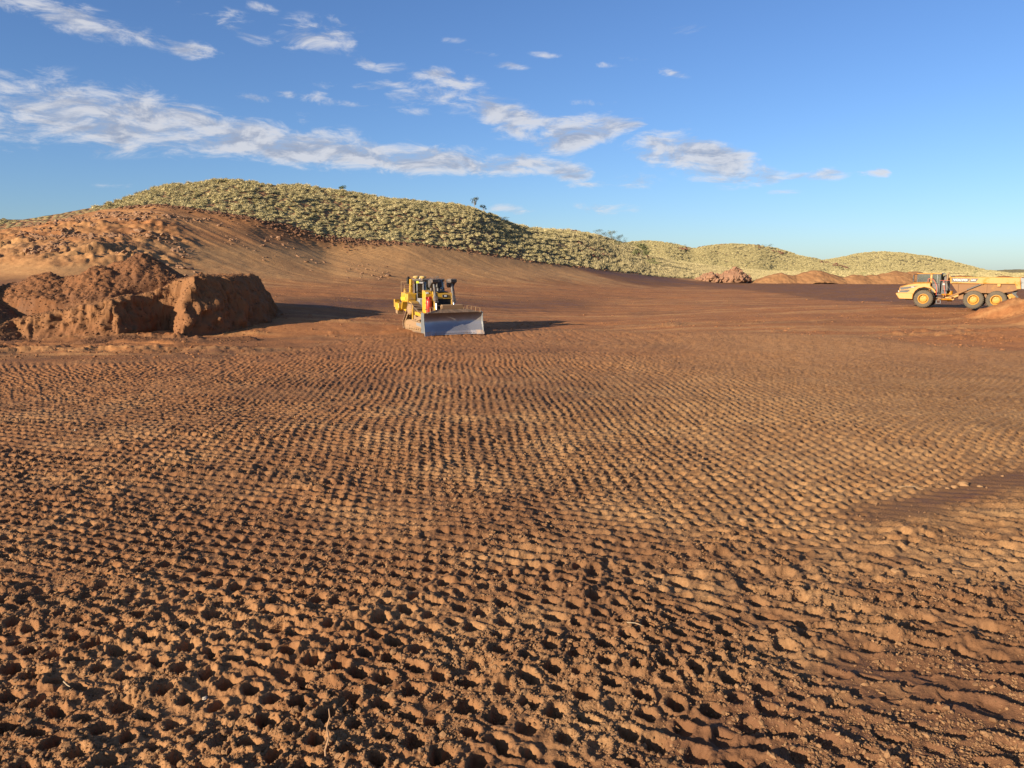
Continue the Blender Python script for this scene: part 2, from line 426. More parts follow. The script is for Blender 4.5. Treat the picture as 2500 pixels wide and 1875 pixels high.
    # eroded bank at the right, in front of the truck
    bk = sstep(2080, 2250, px) * np.exp(-((Y - 59) / 3.6) ** 2)
    dz = dz + bk * (0.30 * fbm(X / 1.6, Y / 1.6, 171, 3) + .16 * clods(X / .9, Y / .9, 173) - .25 * sstep(.15, .5, fbm(X / 2.5, Y / 2.5, 175, 2)))
    # loose tipped soil beside the truck's rear wheels
    hp = at(2480, 730, 71.4)
    e = np.hypot((X - hp.x) / 5.0, (Y - 71.3) / 3.0)
    dz = dz + 1.75 * np.clip(1 - e, 0, 1) ** 1.1 + np.clip(1.4 - e, 0, 1) * (.30 * fbm(X / .9, Y / .9, 181, 3) + .10 * clods(X / .5, Y / .5, 183))
    hp2 = at(2600, 740, 66)
    e = np.hypot((X - hp2.x) / 5.0, (Y - 66) / 5.0)
    dz = dz + 1.4 * np.clip(1 - e, 0, 1) ** 1.2
    wet = np.clip(0.9 * wet_lr + .75 * smear + .5 * sstep(.10, .55, fbm(X / 3.5, Y / 3.5, 191, 3)) * (1 - right), 0, 1) * pad
    return dz, wet, pad

def far_detail(X, Y):
    if X.ndim == 2 and float(Y.min()) < 60:      # the near sheet needs it only in its last rows
        k = int(np.argmax(Y[:, 0] > 64))
        sub = far_detail(X[k:], Y[k:])
        res = [np.concatenate([np.full((k, X.shape[1]), fill), r]) for fill, r in zip((0, 1, 0, 0, 0, 0, 0), sub)]
        bz = (base_h(X[:k], Y[:k]) - CAM_H) / Y[:k]
        res[2][:k] = CY - F_PX * np.tan(np.arctan(bz) + PITCH)
        return res
    px = t_px(X / Y)
    b = bound_d(px)
    tan = (base_h(X, Y) - CAM_H) / Y
    py = CY - F_PX * np.tan(np.arctan(tan) + PITCH)
    clear = (1 - sstep(-3, 1, Y - b - 2.0 * fbm(X / 9., Y / 9., 301, 2)))
    dz = 0.10 * fbm(X / 2.5, Y / 2.5, 201, 4) + .25 * fbm(X / 14, Y / 14, 203, 2)
    # churned slope at the left
    rough = sstep(520, 400, px) * sstep(655, 640, py) * sstep(520, 560, py) * (0.35 + .9 * sstep(-.2, .3, fbm(X / 10, Y / 10, 205, 2)))
    dz = dz + clear * rough * (0.60 * billow(X / 3.2, Y / 3.2, 207, 3) + 0.35 * clods(X / 1.1, Y / 1.1, 209) * sstep(0, .4, fbm(X / 4, Y / 4, 211, 2)))
    low = sstep(480, 300, px) * sstep(648, 625, py) * sstep(570, 600, py)
    dz = dz + clear * low * (.45 * clods(X / 1.6, Y / 1.6, 213) + .25 * clods(X / .8, Y / .8, 215))
    zone2 = sstep(5, 1, np.abs(Y - b + 6) ) * sstep(390, 430, px) * sstep(1000, 850, px)
    ph2 = (X * .90 - .42 * Y) / .8 + .5 * fbm(X / 6, Y / 6, 223, 2)
    dz = dz + clear * zone2 * .09 * np.sin(2 * math.pi * ph2) * (.5 + fbm(X / 3, Y / 3, 225, 2))
    # drag streaks running down the slope to the right
    st = fbm((X * .45 + Y * .9) / 1.1, (X * .9 - Y * .45) / 16., 231, 3)
    dz = dz + clear * (.06 + .09 * sstep(620, 580, py)) * st * sstep(100, 115, Y)
    # windrow of scraped earth along the grass line
    wr = np.exp(-((Y - b + 1.5) / 1.6) ** 2) * sstep(300, 480, px) * (1 - .75 * sstep(800, 1000, px))
    dz = dz + wr * (.18 + .22 * clods(X / 1.3, Y / 1.3, 241) + .2 * fbm(X / 1.5, Y / 1.5, 243, 2))
    # natural hillside
    veg = 1 - clear
    dz = dz + veg * (.55 * fbm(X / 9, Y / 9, 251, 3) + .9 * fbm(X / 30, Y / 30, 253, 2)) * sstep(0, 8, Y - b)
    fade = sstep(66, 80, Y)
    return dz * fade, clear, py, rough, low, wr, st

def grid_faces(nr, nc):
    i = np.arange(nr - 1)[:, None] * nc + np.arange(nc - 1)[None, :]
    return np.stack([i, i + 1, i + nc + 1, i + nc], -1).reshape(-1, 4)
def mesh_from(name, co, faces, attrs=None, smooth=True):
    me = bpy.data.meshes.new(name)
    n = len(co); m = len(faces)
    me.vertices.add(n); me.vertices.foreach_set('co', np.asarray(co, np.float32).ravel())
    me.loops.add(m * 4); me.loops.foreach_set('vertex_index', np.asarray(faces, np.int32).ravel())
    me.polygons.add(m); me.polygons.foreach_set('loop_start', np.arange(0, m * 4, 4, dtype=np.int32))
    me.polygons.foreach_set('loop_total', np.full(m, 4, np.int32))
    if smooth: me.polygons.foreach_set('use_smooth', np.ones(m, bool))
    me.update(calc_edges=True)
    for k, v in (attrs or {}).items():
        a = me.attributes.new(k, 'FLOAT', 'POINT'); a.data.foreach_set('value', np.asarray(v, np.float32).ravel())
    return me
def link(name, me, mat=None, parent=None, **props):
    o = bpy.data.objects.new(name, me)
    if mat is not None:
        me.materials.clear(); me.materials.append(mat)
    if parent is not None: o.parent = parent
    COL.objects.link(o)
    for k, v in props.items(): o[k] = v
    return o
# ------------------------------------------------------------------ materials
def new_mat(name):
    m = bpy.data.materials.new(name); m.use_nodes = True
    t = NT(m.node_tree); t.n.clear()
    o = t.node('ShaderNodeOutputMaterial'); p = t.node('ShaderNodeBsdfPrincipled')
    t.link(p.outputs[0], o.inputs[0])
    return m, t, p
def attr(t, name):
    a = t.node('ShaderNodeAttribute'); a.attribute_name = name
    return a.outputs['Fac']
def bump(t, p, height, strength, dist):
    b = t.node('ShaderNodeBump'); b.inputs['Strength'].default_value = strength; b.inputs['Distance'].default_value = dist
    t.link(height, b.inputs['Height']); t.link(b.outputs[0], p.inputs['Normal'])
def rgb(c): return (c[0], c[1], c[2], 1.0)

def soil_material():
    m, t, p = new_mat('soil')
    tc = t.node('ShaderNodeTexCoord'); ob = tc.outputs['Object']
    nA = t.noise(ob, 0.35, 5, 0.6); nB = t.noise(ob, 2.6, 6, 0.65); nC = t.noise(ob, 22.0, 5, 0.7); nD = t.noise(ob, 90.0, 3, 0.7)
    brown = t.mix(t.maprange(nB, .3, .7), rgb((.158, .074, .033)), rgb((.258, .131, .059)))
    ochre = t.mix(t.maprange(nC, .3, .75), rgb((.245, .128, .056)), rgb((.370, .208, .096)))
    c = t.mix(t.maprange(nA, .46, .62), brown, ochre)
    red = t.mix(t.maprange(nB, .3, .72), rgb((.292, .114, .040)), rgb((.415, .174, .062)))
    c = t.mix(attr(t, 'red'), c, red)
    pale = t.mix(t.maprange(nB, .3, .7), rgb((.43, .222, .084)), rgb((.57, .318, .128)))
    c = t.mix(attr(t, 'pale'), c, pale)
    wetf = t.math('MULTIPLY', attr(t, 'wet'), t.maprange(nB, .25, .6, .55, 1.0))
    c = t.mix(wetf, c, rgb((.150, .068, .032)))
    straw = t.mix(t.maprange(nC, .3, .7), rgb((.22, .175, .085)), rgb((.33, .26, .135)))
    c = t.mix(attr(t, 'straw'), c, straw)
    # little pale grit
    v = t.node('ShaderNodeTexVoronoi'); v.feature = 'F1'; v.inputs['Scale'].default_value = 16.0; t.link(ob, v.inputs['Vector'])
    grit = t.math('MULTIPLY', t.maprange(v.outputs['Distance'], .06, .10, 1.0, 0.0), t.maprange(nB, .50, .62))
    c = t.mix(t.math('MULTIPLY', grit, .55), c, rgb((.36, .25, .16)))
    t.link(c, p.inputs['Base Color'])
    t.link(t.maprange(wetf, .55, 1.0, .95, .62), p.inputs['Roughness'])
    p.inputs['Specular IOR Level'].default_value = 0.18
    h = t.math('ADD', t.math('MULTIPLY', nC, 1.0), t.math('MULTIPLY', nD, .35))
    bump(t, p, h, 0.55, 0.05)
    return m
SOIL = soil_material()

def hill_material(name, veg_a, veg_b, soil_a, soil_b, scale, thr, rock=None):
    m, t, p = new_mat(name)
    tc = t.node('ShaderNodeTexCoord'); ob = tc.outputs['Object']
    n1 = t.noise(ob, scale, 5, .65); n2 = t.noise(ob, scale * 0.12, 4, .6); n3 = t.noise(ob, scale * 4, 3, .7)
    v = t.node('ShaderNodeTexVoronoi'); v.inputs['Scale'].default_value = scale * 1.6; t.link(ob, v.inputs['Vector'])
    veg = t.mix(t.maprange(n2, .3, .7), rgb(veg_a), rgb(veg_b))
    soil = t.mix(t.maprange(n1, .3, .7), rgb(soil_a), rgb(soil_b))
    f = t.maprange(t.math('ADD', v.outputs['Distance'], t.math('MULTIPLY', t.math('SUBTRACT', n2, .5), .8)), thr, thr + .22, 0, 1)
    c = t.mix(f, veg, soil)
    if rock:
        c = t.mix(t.math('MULTIPLY', attr(t, 'rock'), t.maprange(n3, .25, .5, .5, 1)), c, rgb(rock))
    t.link(c, p.inputs['Base Color'])
    p.inputs['Roughness'].default_value = .95; p.inputs['Specular IOR Level'].default_value = .1
    hgt = t.math('SUBTRACT', t.math('MULTIPLY', n3, .3), v.outputs['Distance'])
    bump(t, p, hgt, .9, .8)
    return m
HILLSOIL = hill_material('hillside', (.28, .225, .10), (.22, .185, .085), (.20, .10, .05), (.27, .145, .075), .55, .42, (.105, .045, .030))
FARHILL = hill_material('far hillside', (.33, .27, .125), (.26, .22, .105), (.24, .16, .078), (.28, .205, .10), .28, .55, (.115, .055, .040))

def simple(name, col, rough=.5, metal=0.0, spec=.5, dirt=0.0, dirt_col=(.30, .16, .085), scale=3.0, coat=0.0, dirt_top=True):
    m, t, p = new_mat(name)
    p.inputs['Roughness'].default_value = rough; p.inputs['Metallic'].default_value = metal
    p.inputs['Specular IOR Level'].default_value = spec
    if dirt > 0:
        tc = t.node('ShaderNodeTexCoord'); ob = tc.outputs['Object']
        n = t.noise(ob, scale, 6, .65, .4); n2 = t.noise(ob, scale * 6, 4, .7)
        f = t.maprange(t.math('ADD', t.math('MULTIPLY', n, .75), t.math('MULTIPLY', n2, .25)), .62 - .42 * dirt, .80 - .35 * dirt)
        t.link(t.mix(t.math('MULTIPLY', f, min(1.0, .45 + .6 * dirt)), rgb(col), rgb(dirt_col)), p.inputs['Base Color'])
        t.link(t.maprange(f, 0, 1, rough, .9), p.inputs['Roughness'])
        if metal > 0: t.link(t.maprange(f, 0, 1, metal, metal * .25), p.inputs['Metallic'])
    else:
        p.inputs['Base Color'].default_value = rgb(col)
    return m

# ------------------------------------------------------------------ the ground sheet
def build_ground():
    cols = np.linspace(-0.84, 0.84, 1180)
    # rows: even steps on the picture's own scale of distance (1/y), a bit denser far off
    s = np.linspace(0, 1, 800)
    inv = 1 / 6.1 + (1 / 76.0 - 1 / 6.1) * (1 - (1 - s) ** 1.22)
    ys = 1 / inv
    T, Y = np.meshgrid(cols, ys)
    X = T * Y
    dz, wet, pad = near_detail(X, Y)
    fd, clear, py, rough, low, wr, st = far_detail(X, Y)
    Z = base_h(X, Y) + dz * (1 - sstep(74.3, 76, Y)) + fd
    global NEAR
    NEAR = (X, Y, Z)
    px = t_px(T)
    def tint(X, Y, pad, clear, py, px, wet, rough, low, wr, st):
        n = fbm(X / 9., Y / 4., 401, 3)
        red = (1 - pad) * sstep(588, 690, py + 12 * n) * (.95 - .45 * sstep(.1, .5, n))
        red = np.maximum(red, pad * np.clip(sstep(24, 50, Y + 5 * n) * .7 + .24 * sstep(.15, -.35, X / Y + .1 * n), 0, .8))
        red = np.maximum(red, (1 - pad) * sstep(2050, 2200, px) * .65)
        pale = (1 - pad) * (1 - sstep(668, 704, py + 16 * n)) * (.95 - .75 * np.clip(rough + low, 0, 1) * sstep(-.3, .3, n)) * (.75 + .3 * st)
        pale = np.maximum(pale, pad * .42 * sstep(-.12, .40, X / Y + .08 * n) * sstep(12, 17, Y) * (.8 + .4 * n))
        up = sstep(622, 585, py + 8 * n) * sstep(1000, 750, px) * (1 - pad)
        pale = pale * (1 - .62 * up * (.6 + .6 * sstep(-.2, .3, n))); red = np.maximum(red, .75 * up)
        wet = np.clip(wet + up * (.55 * sstep(.05, .45, st) + .3 * sstep(.1, .5, fbm(X / 3., Y / 3., 415, 3))), 0, 1)
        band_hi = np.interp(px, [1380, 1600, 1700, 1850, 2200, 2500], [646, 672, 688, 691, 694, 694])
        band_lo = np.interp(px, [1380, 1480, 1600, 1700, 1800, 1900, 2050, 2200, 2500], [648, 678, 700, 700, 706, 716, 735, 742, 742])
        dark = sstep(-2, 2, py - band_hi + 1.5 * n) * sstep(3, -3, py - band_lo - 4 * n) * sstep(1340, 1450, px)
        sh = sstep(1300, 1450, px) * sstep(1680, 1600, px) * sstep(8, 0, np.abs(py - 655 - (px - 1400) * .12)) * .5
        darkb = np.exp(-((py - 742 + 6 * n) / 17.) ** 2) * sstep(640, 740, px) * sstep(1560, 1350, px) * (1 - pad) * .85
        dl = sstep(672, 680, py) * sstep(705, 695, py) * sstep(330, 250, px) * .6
        sk = fbm(X / 16., (Y - .1 * X) / 1.1, 411, 3)
        streak = (1 - pad) * (.34 * sstep(.05, .45, sk) + .2 * sstep(.1, .5, fbm(X / 4., Y / 4., 413, 3))) * sstep(640, 700, py)
        pale = np.clip(pale + (1 - pad) * .45 * sstep(.1, .5, -sk) * sstep(660, 700, py), 0, 1)
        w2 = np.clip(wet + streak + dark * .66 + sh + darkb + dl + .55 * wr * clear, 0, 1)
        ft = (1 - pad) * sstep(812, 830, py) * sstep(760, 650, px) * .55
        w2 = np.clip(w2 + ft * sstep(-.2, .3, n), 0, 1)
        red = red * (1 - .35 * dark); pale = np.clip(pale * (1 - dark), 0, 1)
        straw = (1 - clear) * sstep(1350, 1600, px) * sstep(2000, 1850, px)
        return dict(wet=w2, red=np.clip(red, 0, 1), pale=pale, straw=straw)
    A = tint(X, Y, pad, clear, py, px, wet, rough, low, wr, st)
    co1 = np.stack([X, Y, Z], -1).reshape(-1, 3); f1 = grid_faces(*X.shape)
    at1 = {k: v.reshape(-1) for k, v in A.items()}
    # farther sheet
    cols2 = np.linspace(-0.92, 0.92, 1120)
    ys2 = np.concatenate([np.linspace(75.2, 165, 250), np.linspace(165, 300, 120)[1:], np.linspace(300, 620, 60)[1:]])
    T2, Y2 = np.meshgrid(cols2, ys2); X2 = T2 * Y2
    dz2, wet2, pad2 = near_detail(X2[:6], Y2[:6])
    fd2, clear2, py2, rough2, low2, wr2, st2 = far_detail(X2, Y2)
    Z2 = base_h(X2, Y2) + fd2 - .012 * sstep(77, 75, Y2)
    pd = np.zeros_like(X2)
    A2 = tint(X2, Y2, pd, clear2, py2, t_px(T2), pd, rough2, low2, wr2, st2)
    co2 = np.stack([X2, Y2, Z2], -1).reshape(-1, 3); f2 = grid_faces(*X2.shape)
    at2 = {k: v.reshape(-1) for k, v in A2.items()}
    px2 = t_px(T2)
    bnd = bound_d(px2) + 1.6 * fbm(X2 / 7., Y2 / 7., 301, 2)
    hillmask = (Y2 > bnd)
    rock = sstep(.30, .55, fbm(X2 / 22., Y2 / 14., 501, 3) + .25 * sstep(.75, 1.0, (Y2 - bound_d(px2)) / (ridge_d(px2) - bound_d(px2)))) * hillmask * sstep(980, 1100, px2)
    fm = hillmask.reshape(-1)[f2].mean(1) > .5
    # surroundings: skirts left, right, behind, and out to the horizon
    def coarse(xs, ys, drop):
        Xc, Yc = np.meshgrid(xs, ys)
        Zc = np.where(Yc > 20, np.minimum(base_h(np.clip(Xc, -1.6 * np.maximum(Yc, 1), 1.6 * np.maximum(Yc, 1)), Yc), 4.0), 0) + .12 * fbm(Xc / 2., Yc / 2., 601, 3) - drop
        return np.stack([Xc, Yc, Zc], -1).reshape(-1, 3), grid_faces(*Xc.shape)
    parts = [(co1, f1, at1), (co2, f2[~fm], at2)]
    z0 = lambda n: dict(wet=np.full(n, .2), red=np.full(n, .4), pale=np.zeros(n), straw=np.zeros(n))
    for xs, ys, dr in ((np.linspace(-70, 70, 260), np.linspace(-30, 6.6, 70), .14),
                       (np.linspace(-90, -5.0, 150), np.linspace(6.6, 75, 120), .6), (np.linspace(5.0, 90, 150), np.linspace(6.6, 75, 120), .6)):
        c, f = coarse(xs, ys, dr)
        if dr == .6:   # only outside the fine sheet
            keep = (np.abs(c[f, 0]) > .78 * c[f, 1]).all(1); f = f[keep]
            inner = np.clip((np.abs(c[:, 0]) / np.maximum(c[:, 1], 1) - .84) / .25, 0, 1)
            c[:, 2] += .55 * inner
        parts.append((c, f, z0(len(c))))
    Xf, Yf = np.meshgrid(np.linspace(-9000, 9000, 60), np.concatenate([np.linspace(600, 2000, 30), np.linspace(2300, 14000, 20)]))
    Zf = 0.5 + 0 * Xf
    cf = np.stack([Xf, Yf, Zf], -1).reshape(-1, 3); n = len(cf)
    parts.append((cf, grid_faces(*Xf.shape), dict(wet=np.zeros(n), red=np.zeros(n), pale=np.zeros(n), straw=np.ones(n))))
    for sx in (-1, 1):
        Xs, Ys = np.meshgrid(np.linspace(60, 900, 60) * sx, np.linspace(60, 640, 60))
        cs = np.stack([Xs, Ys, np.full_like(Xs, -.4)], -1).reshape(-1, 3)
        fs = grid_faces(*Xs.shape)
        keep = (np.abs(cs[fs, 0]) > .86 * cs[fs, 1]).all(1); fs = fs[keep]
        if sx < 0: pass
        n = len(cs)
        parts.append((cs, fs, dict(wet=np.zeros(n), red=np.full(n, .3), pale=np.full(n, .4), straw=np.zeros(n))))
    co = []; fa = []; at_ = {k: [] for k in ('wet', 'red', 'pale', 'straw')}; off = 0
    for c, f, a in parts:
        co.append(c); fa.append(f + off); off += len(c)
        for k in at_: at_[k].append(a[k])
    co = np.concatenate(co); fa = np.concatenate(fa); at_ = {k: np.concatenate(v) for k, v in at_.items()}
    # drop unused verts
    used = np.zeros(len(co), bool); used[fa.ravel()] = True
    idx = np.cumsum(used) - 1
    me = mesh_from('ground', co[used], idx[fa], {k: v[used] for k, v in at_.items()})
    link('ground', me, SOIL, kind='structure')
    fh = f2[fm]; used = np.zeros(len(co2), bool); used[fh.ravel()] = True; idx = np.cumsum(used) - 1
    me = mesh_from('hill', co2[used], idx[fh], dict(rock=rock.reshape(-1)[used]))
    link('hill', me, HILLSOIL, kind='structure')
    return T2, Y2, Z2
build_ground()
def hill_z(x, y):
    fd = far_detail(np.asarray(x, float), np.asarray(y, float))[0]
    return base_h(x, y) + fd

# ------------------------------------------------------------------ hills farther off
FAR = {}
def far_hill(tag, rows, d, w_front, w_back, seed, rough):
    rows = np.array(rows, float)
    pxs = np.linspace(rows[0, 0], rows[-1, 0], 260)
    rp = smooth1(np.interp(pxs, rows[:, 0], rows[:, 1]), 4, 0)
    q = np.concatenate([np.linspace(-1, 0, 46), np.linspace(0, 1, 14)[1:]])
    P, Q = np.meshgrid(pxs, q)
    T = px_t(P)
    dd = d + 0.04 * d * fbm(P / 120., P * 0, seed, 2)
    Y = dd + np.where(Q < 0, Q * w_front, Q * w_back)
    zr_ = CAM_H + dd * py_tan(np.interp(P, pxs, rp))
    prof = np.where(Q < 0, .5 * (1 + Q) + .5 * (.5 - .5 * np.cos(math.pi * (1 + Q))), .5 + .5 * np.cos(math.pi * Q))
    X = T * Y
    gul = 1 - np.abs(fbm(P / 70. + .3 * Q, Q * .8, seed + 3, 3))
    Z = 0.2 + np.maximum(zr_ - .2, -.6) * prof * (1 - .14 * (1 - prof) * (1.2 - gul) * 2) + rough * prof * fbm(X / 25., Y / 25., seed + 5, 3) * np.where(np.abs(Q) < .05, .15, 1)
    crest = sstep(.72, .97, prof) * (Q <= 0.1)
    rock = sstep(.12, .45, fbm(P / 34., Q * 4, seed + 7, 3)) * crest
    me = mesh_from('hill', np.stack([X, Y, Z], -1).reshape(-1, 3), grid_faces(*X.shape), dict(rock=rock.reshape(-1)))
    o = link('hill', me, FARHILL, kind='structure')
    FAR[tag] = (X, Y, Z, P, Q, prof, rock)
    return o
far_hill('left', [(-500,575),(-300,556),(-100,541),(0,535),(60,536),(124,540),(200,549),(330,575),(420,600)], 232, 60, 60, 11, .7)
far_hill('mid', [(1380,664),(1450,620),(1490,603),(1530,592),(1570,588),(1600,589),(1640,595),(1690,608),(1740,599),(1780,596),(1850,599),(1900,608),(1950,624),(2000,637),(2060,652),(2130,664),(2200,672)], 590, 170, 120, 23, 2.2)
far_hill('right', [(1850,668),(1960,650),(2000,637),(2040,630),(2100,618),(2150,614),(2200,618),(2260,625),(2340,643),(2400,658),(2460,668),(2520,672)], 900, 260, 200, 37, 2.5)
far_hill('end', [(2250,672),(2330,668),(2420,661),(2450,659),(2500,658),(2700,650),(2900,655),(3100,668)], 1500, 300, 300, 43, 2.0)

# ------------------------------------------------------------------ big cut mound at the left
def poly_sd(X, Y, pts):
    """signed distance to polygon, positive inside; also distance-along for flutes"""
    pts = np.array(pts, float); n = len(pts)
    best = np.full(X.shape, 1e9); inside = np.zeros(X.shape, bool); along = np.zeros(X.shape); acc = 0
    for i in range(n):
        p = pts[i]; q = pts[(i + 1) % n]
        e = q - p; L = np.hypot(*e)
        t = np.clip(((X - p[0]) * e[0] + (Y - p[1]) * e[1]) / (L * L), 0, 1)
        dd = np.hypot(X - p[0] - t * e[0], Y - p[1] - t * e[1])
        along = np.where(dd < best, acc + t * L, along); best = np.minimum(best, dd); acc += L
        c = ((p[1] > Y) != (q[1] > Y)) & (X < (q[0] - p[0]) * (Y - p[1]) / (q[1] - p[1] + 1e-12) + p[0])
        inside ^= c
    return np.where(inside, best, -best), along
def build_mound():
    xs = np.arange(-52, -14.0, .075); ys = np.arange(53.0, 76, .085)
    X, Y = np.meshgrid(xs, ys)
    wob = .34 * fbm(X / 1.3, Y / 1.3, 701, 3) + .16 * fbm(X / .35, Y / .35, 702, 2)
    Xw = X + wob; Yw = Y + .30 * fbm(X / 1.3, Y / 1.3, 703, 3)
    outline = [(-54, 56.0), (-44, 56.2), (-36, 56.0), (-32, 56.4), (-28.9, 56.9), (-28.1, 60.6), (-27.4, 61.2), (-25.7, 59.0), (-25.2, 58.8), (-23.4, 61.2), (-21.5, 63.4), (-20.9, 66.5), (-21.5, 73), (-54, 74)]
    sd, along = poly_sd(Xw, Yw, outline)
    flute = .09 * billow(along / .7, Z0 := np.zeros_like(along), 705, 2) * 1.0
    top = np.interp(X, [-54, -41, -37.5, -33, -29, -27.3, -25.5, -21, -18], [1.1, 1.15, 1.35, 2.25, 3.3, 4.25, 4.6, 4.55, 4.4])
    top = top + .12 * fbm(X / 1.5, Y / 1.5, 707, 3) + .10 * clods(X / .5, Y / .5, 709) - .16 * sstep(.25, .6, fbm(X / .9, Y / 3, 711, 2)) * sstep(-23.5, -21, X)
    slope = np.interp(X, [-54, -34, -29, -27, -20, -18], [1.3, 1.4, 2.1, 2.6, 2.3, 2.0])
    face = np.clip((sd + flute) * slope, -1, 99)
    k = .25
    z = -k * np.log(np.exp(-top / k) + np.exp(-np.clip(face, -3, 12) / k))
    # gully at far left with a dark flank turned from the sun
    def heap(px, py, d, slope_, sx=1.0, sy=1.0, lump=.35, seed=0):
        c = at(px, py, d)
        r = np.hypot((X - c.x) / sx, (Y - c.y) / sy)
        r = r + .35 * fbm(X / 1.8, Y / 1.8, seed, 3)
        return c.z - np.sqrt(r * r + .08) * slope_ + lump * .5 * clods(X / .55, Y / .55, seed + 3) * .55
    heaps = [heap(345, 618, 67, .66, 1.0, 1.0, .5, 721), heap(300, 640, 66, .60, 1.3, 1, .5, 725), heap(243, 650, 64.5, .62, 1.1, 1, .5, 731), heap(180, 672, 64, .55, 1.3, 1, .5, 735),
             heap(110, 668, 63.5, .50, 1.2, 1, .5, 741), heap(40, 690, 63, .45, 1.3, 1, .4, 745), heap(487, 667, 66, .55, .7, .8, .2, 751), heap(420, 672, 66, .5, 1.2, 1, .2, 755),
             heap(-75, 668, 60.5, .85, 1.0, 1.2, .3, 761), heap(-160, 650, 59.5, .7, 1.2, 1.2, .3, 765)]
    sds, _ = poly_sd(X, Y, outline)
    for h in heaps[:8]: z = np.maximum(z, h - 7 * sstep(3.6, .6, sds))
    for h in heaps[8:]: z = np.maximum(z, h)
    # low berms of fallen crumbs along the foot
    def berm(p, q, hgt, wid, seed):
        qx, qy = q[0] - p[0], q[1] - p[1]
        t = np.clip(((Xw - p[0]) * qx + (Yw - p[1]) * qy) / (qx * qx + qy * qy), 0, 1)
        d_ = np.hypot(Xw - p[0] - t * qx, Yw - p[1] - t * qy)
        return hgt * (1 - d_ / wid) * (.7 + .5 * fbm(X / 1.0, Y / 1.0, seed, 2))
    for b in (((-30.0, 54.9), (-27.4, 56.4), .6, 1.1, 771), ((-27.4, 56.4), (-23.5, 56.8), .5, .9, 772), ((-44, 54.5), (-34, 54.3), .3, 1.0, 773), ((-24, 56.4), (-20, 58.0), .35, .9, 775)):
        z = np.maximum(z, berm(*b))
    foot = sstep(-2.2, .3, sd)
    rough = .10 * fbm(X / .35, Y / .35, 781, 3) + .10 * clods(X / .38, Y / .38, 783) + .05 * clods(X / .19, Y / .19, 785)
    steep = sstep(.3, 2.0, np.clip(face, 0, 3)) * sstep(0, .6, top - z + .3)
    z = z + rough * foot * (1 - .45 * steep) + steep * (.05 * billow(along / .45, z * .25, 787, 2) + .20 * fbm(X / .3 + z * .9, Y / .3 + z * 2.2, 789, 4) + .12 * clods(X / .35 + z * .6, Y / .35 + z * 1.7, 790))
    edge = np.minimum.reduce([X - xs[0], xs[-1] - X, Y - ys[0], ys[-1] - Y])
    z = z + base_h(X, Y) * sstep(.0, 2.0, -z + .8) * 0
    gz = base_h(X, Y)
    z = np.maximum(z, -.6) - .5 * sstep(.8, 0, edge)
    low_ = z < gz - .75
    f = grid_faces(*X.shape)
    keep = ~(low_.reshape(-1)[f].all(1))
    f = f[keep]; used = np.zeros(X.size, bool); used[f.ravel()] = True; idx = np.cumsum(used) - 1
    n = fbm(X / 2.5, Y / 2.5, 791, 3)
    loose = sstep(.1, .7, np.maximum.reduce(heaps) - (top - .1))
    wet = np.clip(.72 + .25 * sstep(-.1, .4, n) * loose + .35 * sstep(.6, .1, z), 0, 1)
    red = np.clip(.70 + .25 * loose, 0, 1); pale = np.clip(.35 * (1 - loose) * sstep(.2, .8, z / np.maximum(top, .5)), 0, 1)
    # crumbling faces: push the steep walls in and out, differently at every height
    gy, gx = np.gradient(sds, .085, .075); gl = np.hypot(gx, gy) + 1e-6
    wall = sstep(.2, 1.0, z) * sstep(2.6, 1.2, sds) * sstep(-1.0, -.2, sds)
    push = wall * (.42 * fbm(along / 1.1, z / .75, 793, 4) + .26 * clods(along / .55, z / .42, 795) + .12 * clods(along / .26, z / .22, 797) - .18)
    co = np.stack([X - push * gx / gl, Y - push * gy / gl, z + wall * .08 * fbm(X / .3, z / .2, 799, 2)], -1).reshape(-1, 3)
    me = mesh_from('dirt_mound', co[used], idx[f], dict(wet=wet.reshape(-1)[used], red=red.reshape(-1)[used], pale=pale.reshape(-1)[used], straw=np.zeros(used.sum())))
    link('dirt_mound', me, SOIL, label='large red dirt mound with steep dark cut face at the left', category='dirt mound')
build_mound()

# ------------------------------------------------------------------ tipped soil heaps and rock pile in the distance
def soil_heap(px0, px1, d, peaks, label, seed, depth=9.0, name='soil_heap', red=.55, pale=.45):
    x0 = float(px_t(px0)) * d; x1 = float(px_t(px1)) * d
    X, Y = np.meshgrid(np.linspace(x0 - 2, x1 + 2, 150), np.linspace(d - depth, d + depth, 60))
    z = np.full(X.shape, -50.0)
    for (px, py, sx) in peaks:
        c = at(px, py, d)
        r = np.hypot((X - c.x) / sx, (Y - c.y) / 1.0) + .6 * fbm(X / 4, Y / 4, seed, 3)
        z = np.maximum(z, c.z - (np.sqrt(r * r + 4.0) - 2.0) * .52)
    z = z + .22 * fbm(X / 1.6, Y / 1.6, seed + 1, 3) + .15 * clods(X / 1.0, Y / 1.0, seed + 2)
    gz = base_h(X, Y)
    z = np.maximum(z, gz - .6)
    f = grid_faces(*X.shape); keep = ~((z <= gz - .55).reshape(-1)[f].all(1)); f = f[keep]
    used = np.zeros(X.size, bool); used[f.ravel()] = True; idx = np.cumsum(used) - 1; nn = used.sum()
    me = mesh_from(name, np.stack([X, Y, z], -1).reshape(-1, 3)[used], idx[f], dict(wet=np.full(nn, .22), red=np.full(nn, red), pale=np.full(nn, pale), straw=np.zeros(nn)))
    return link(name, me, SOIL, label=label, category='soil heap', group='tipped soil heaps along the far edge of the pad')
soil_heap(1845, 2070, 240, [(1905, 668, 1.3), (1950, 672, 1.3), (1990, 661, 1.3), (2030, 670, 1.0)], 'smooth tipped soil heap just right of the far rock pile', 811, red=.25, pale=.3)
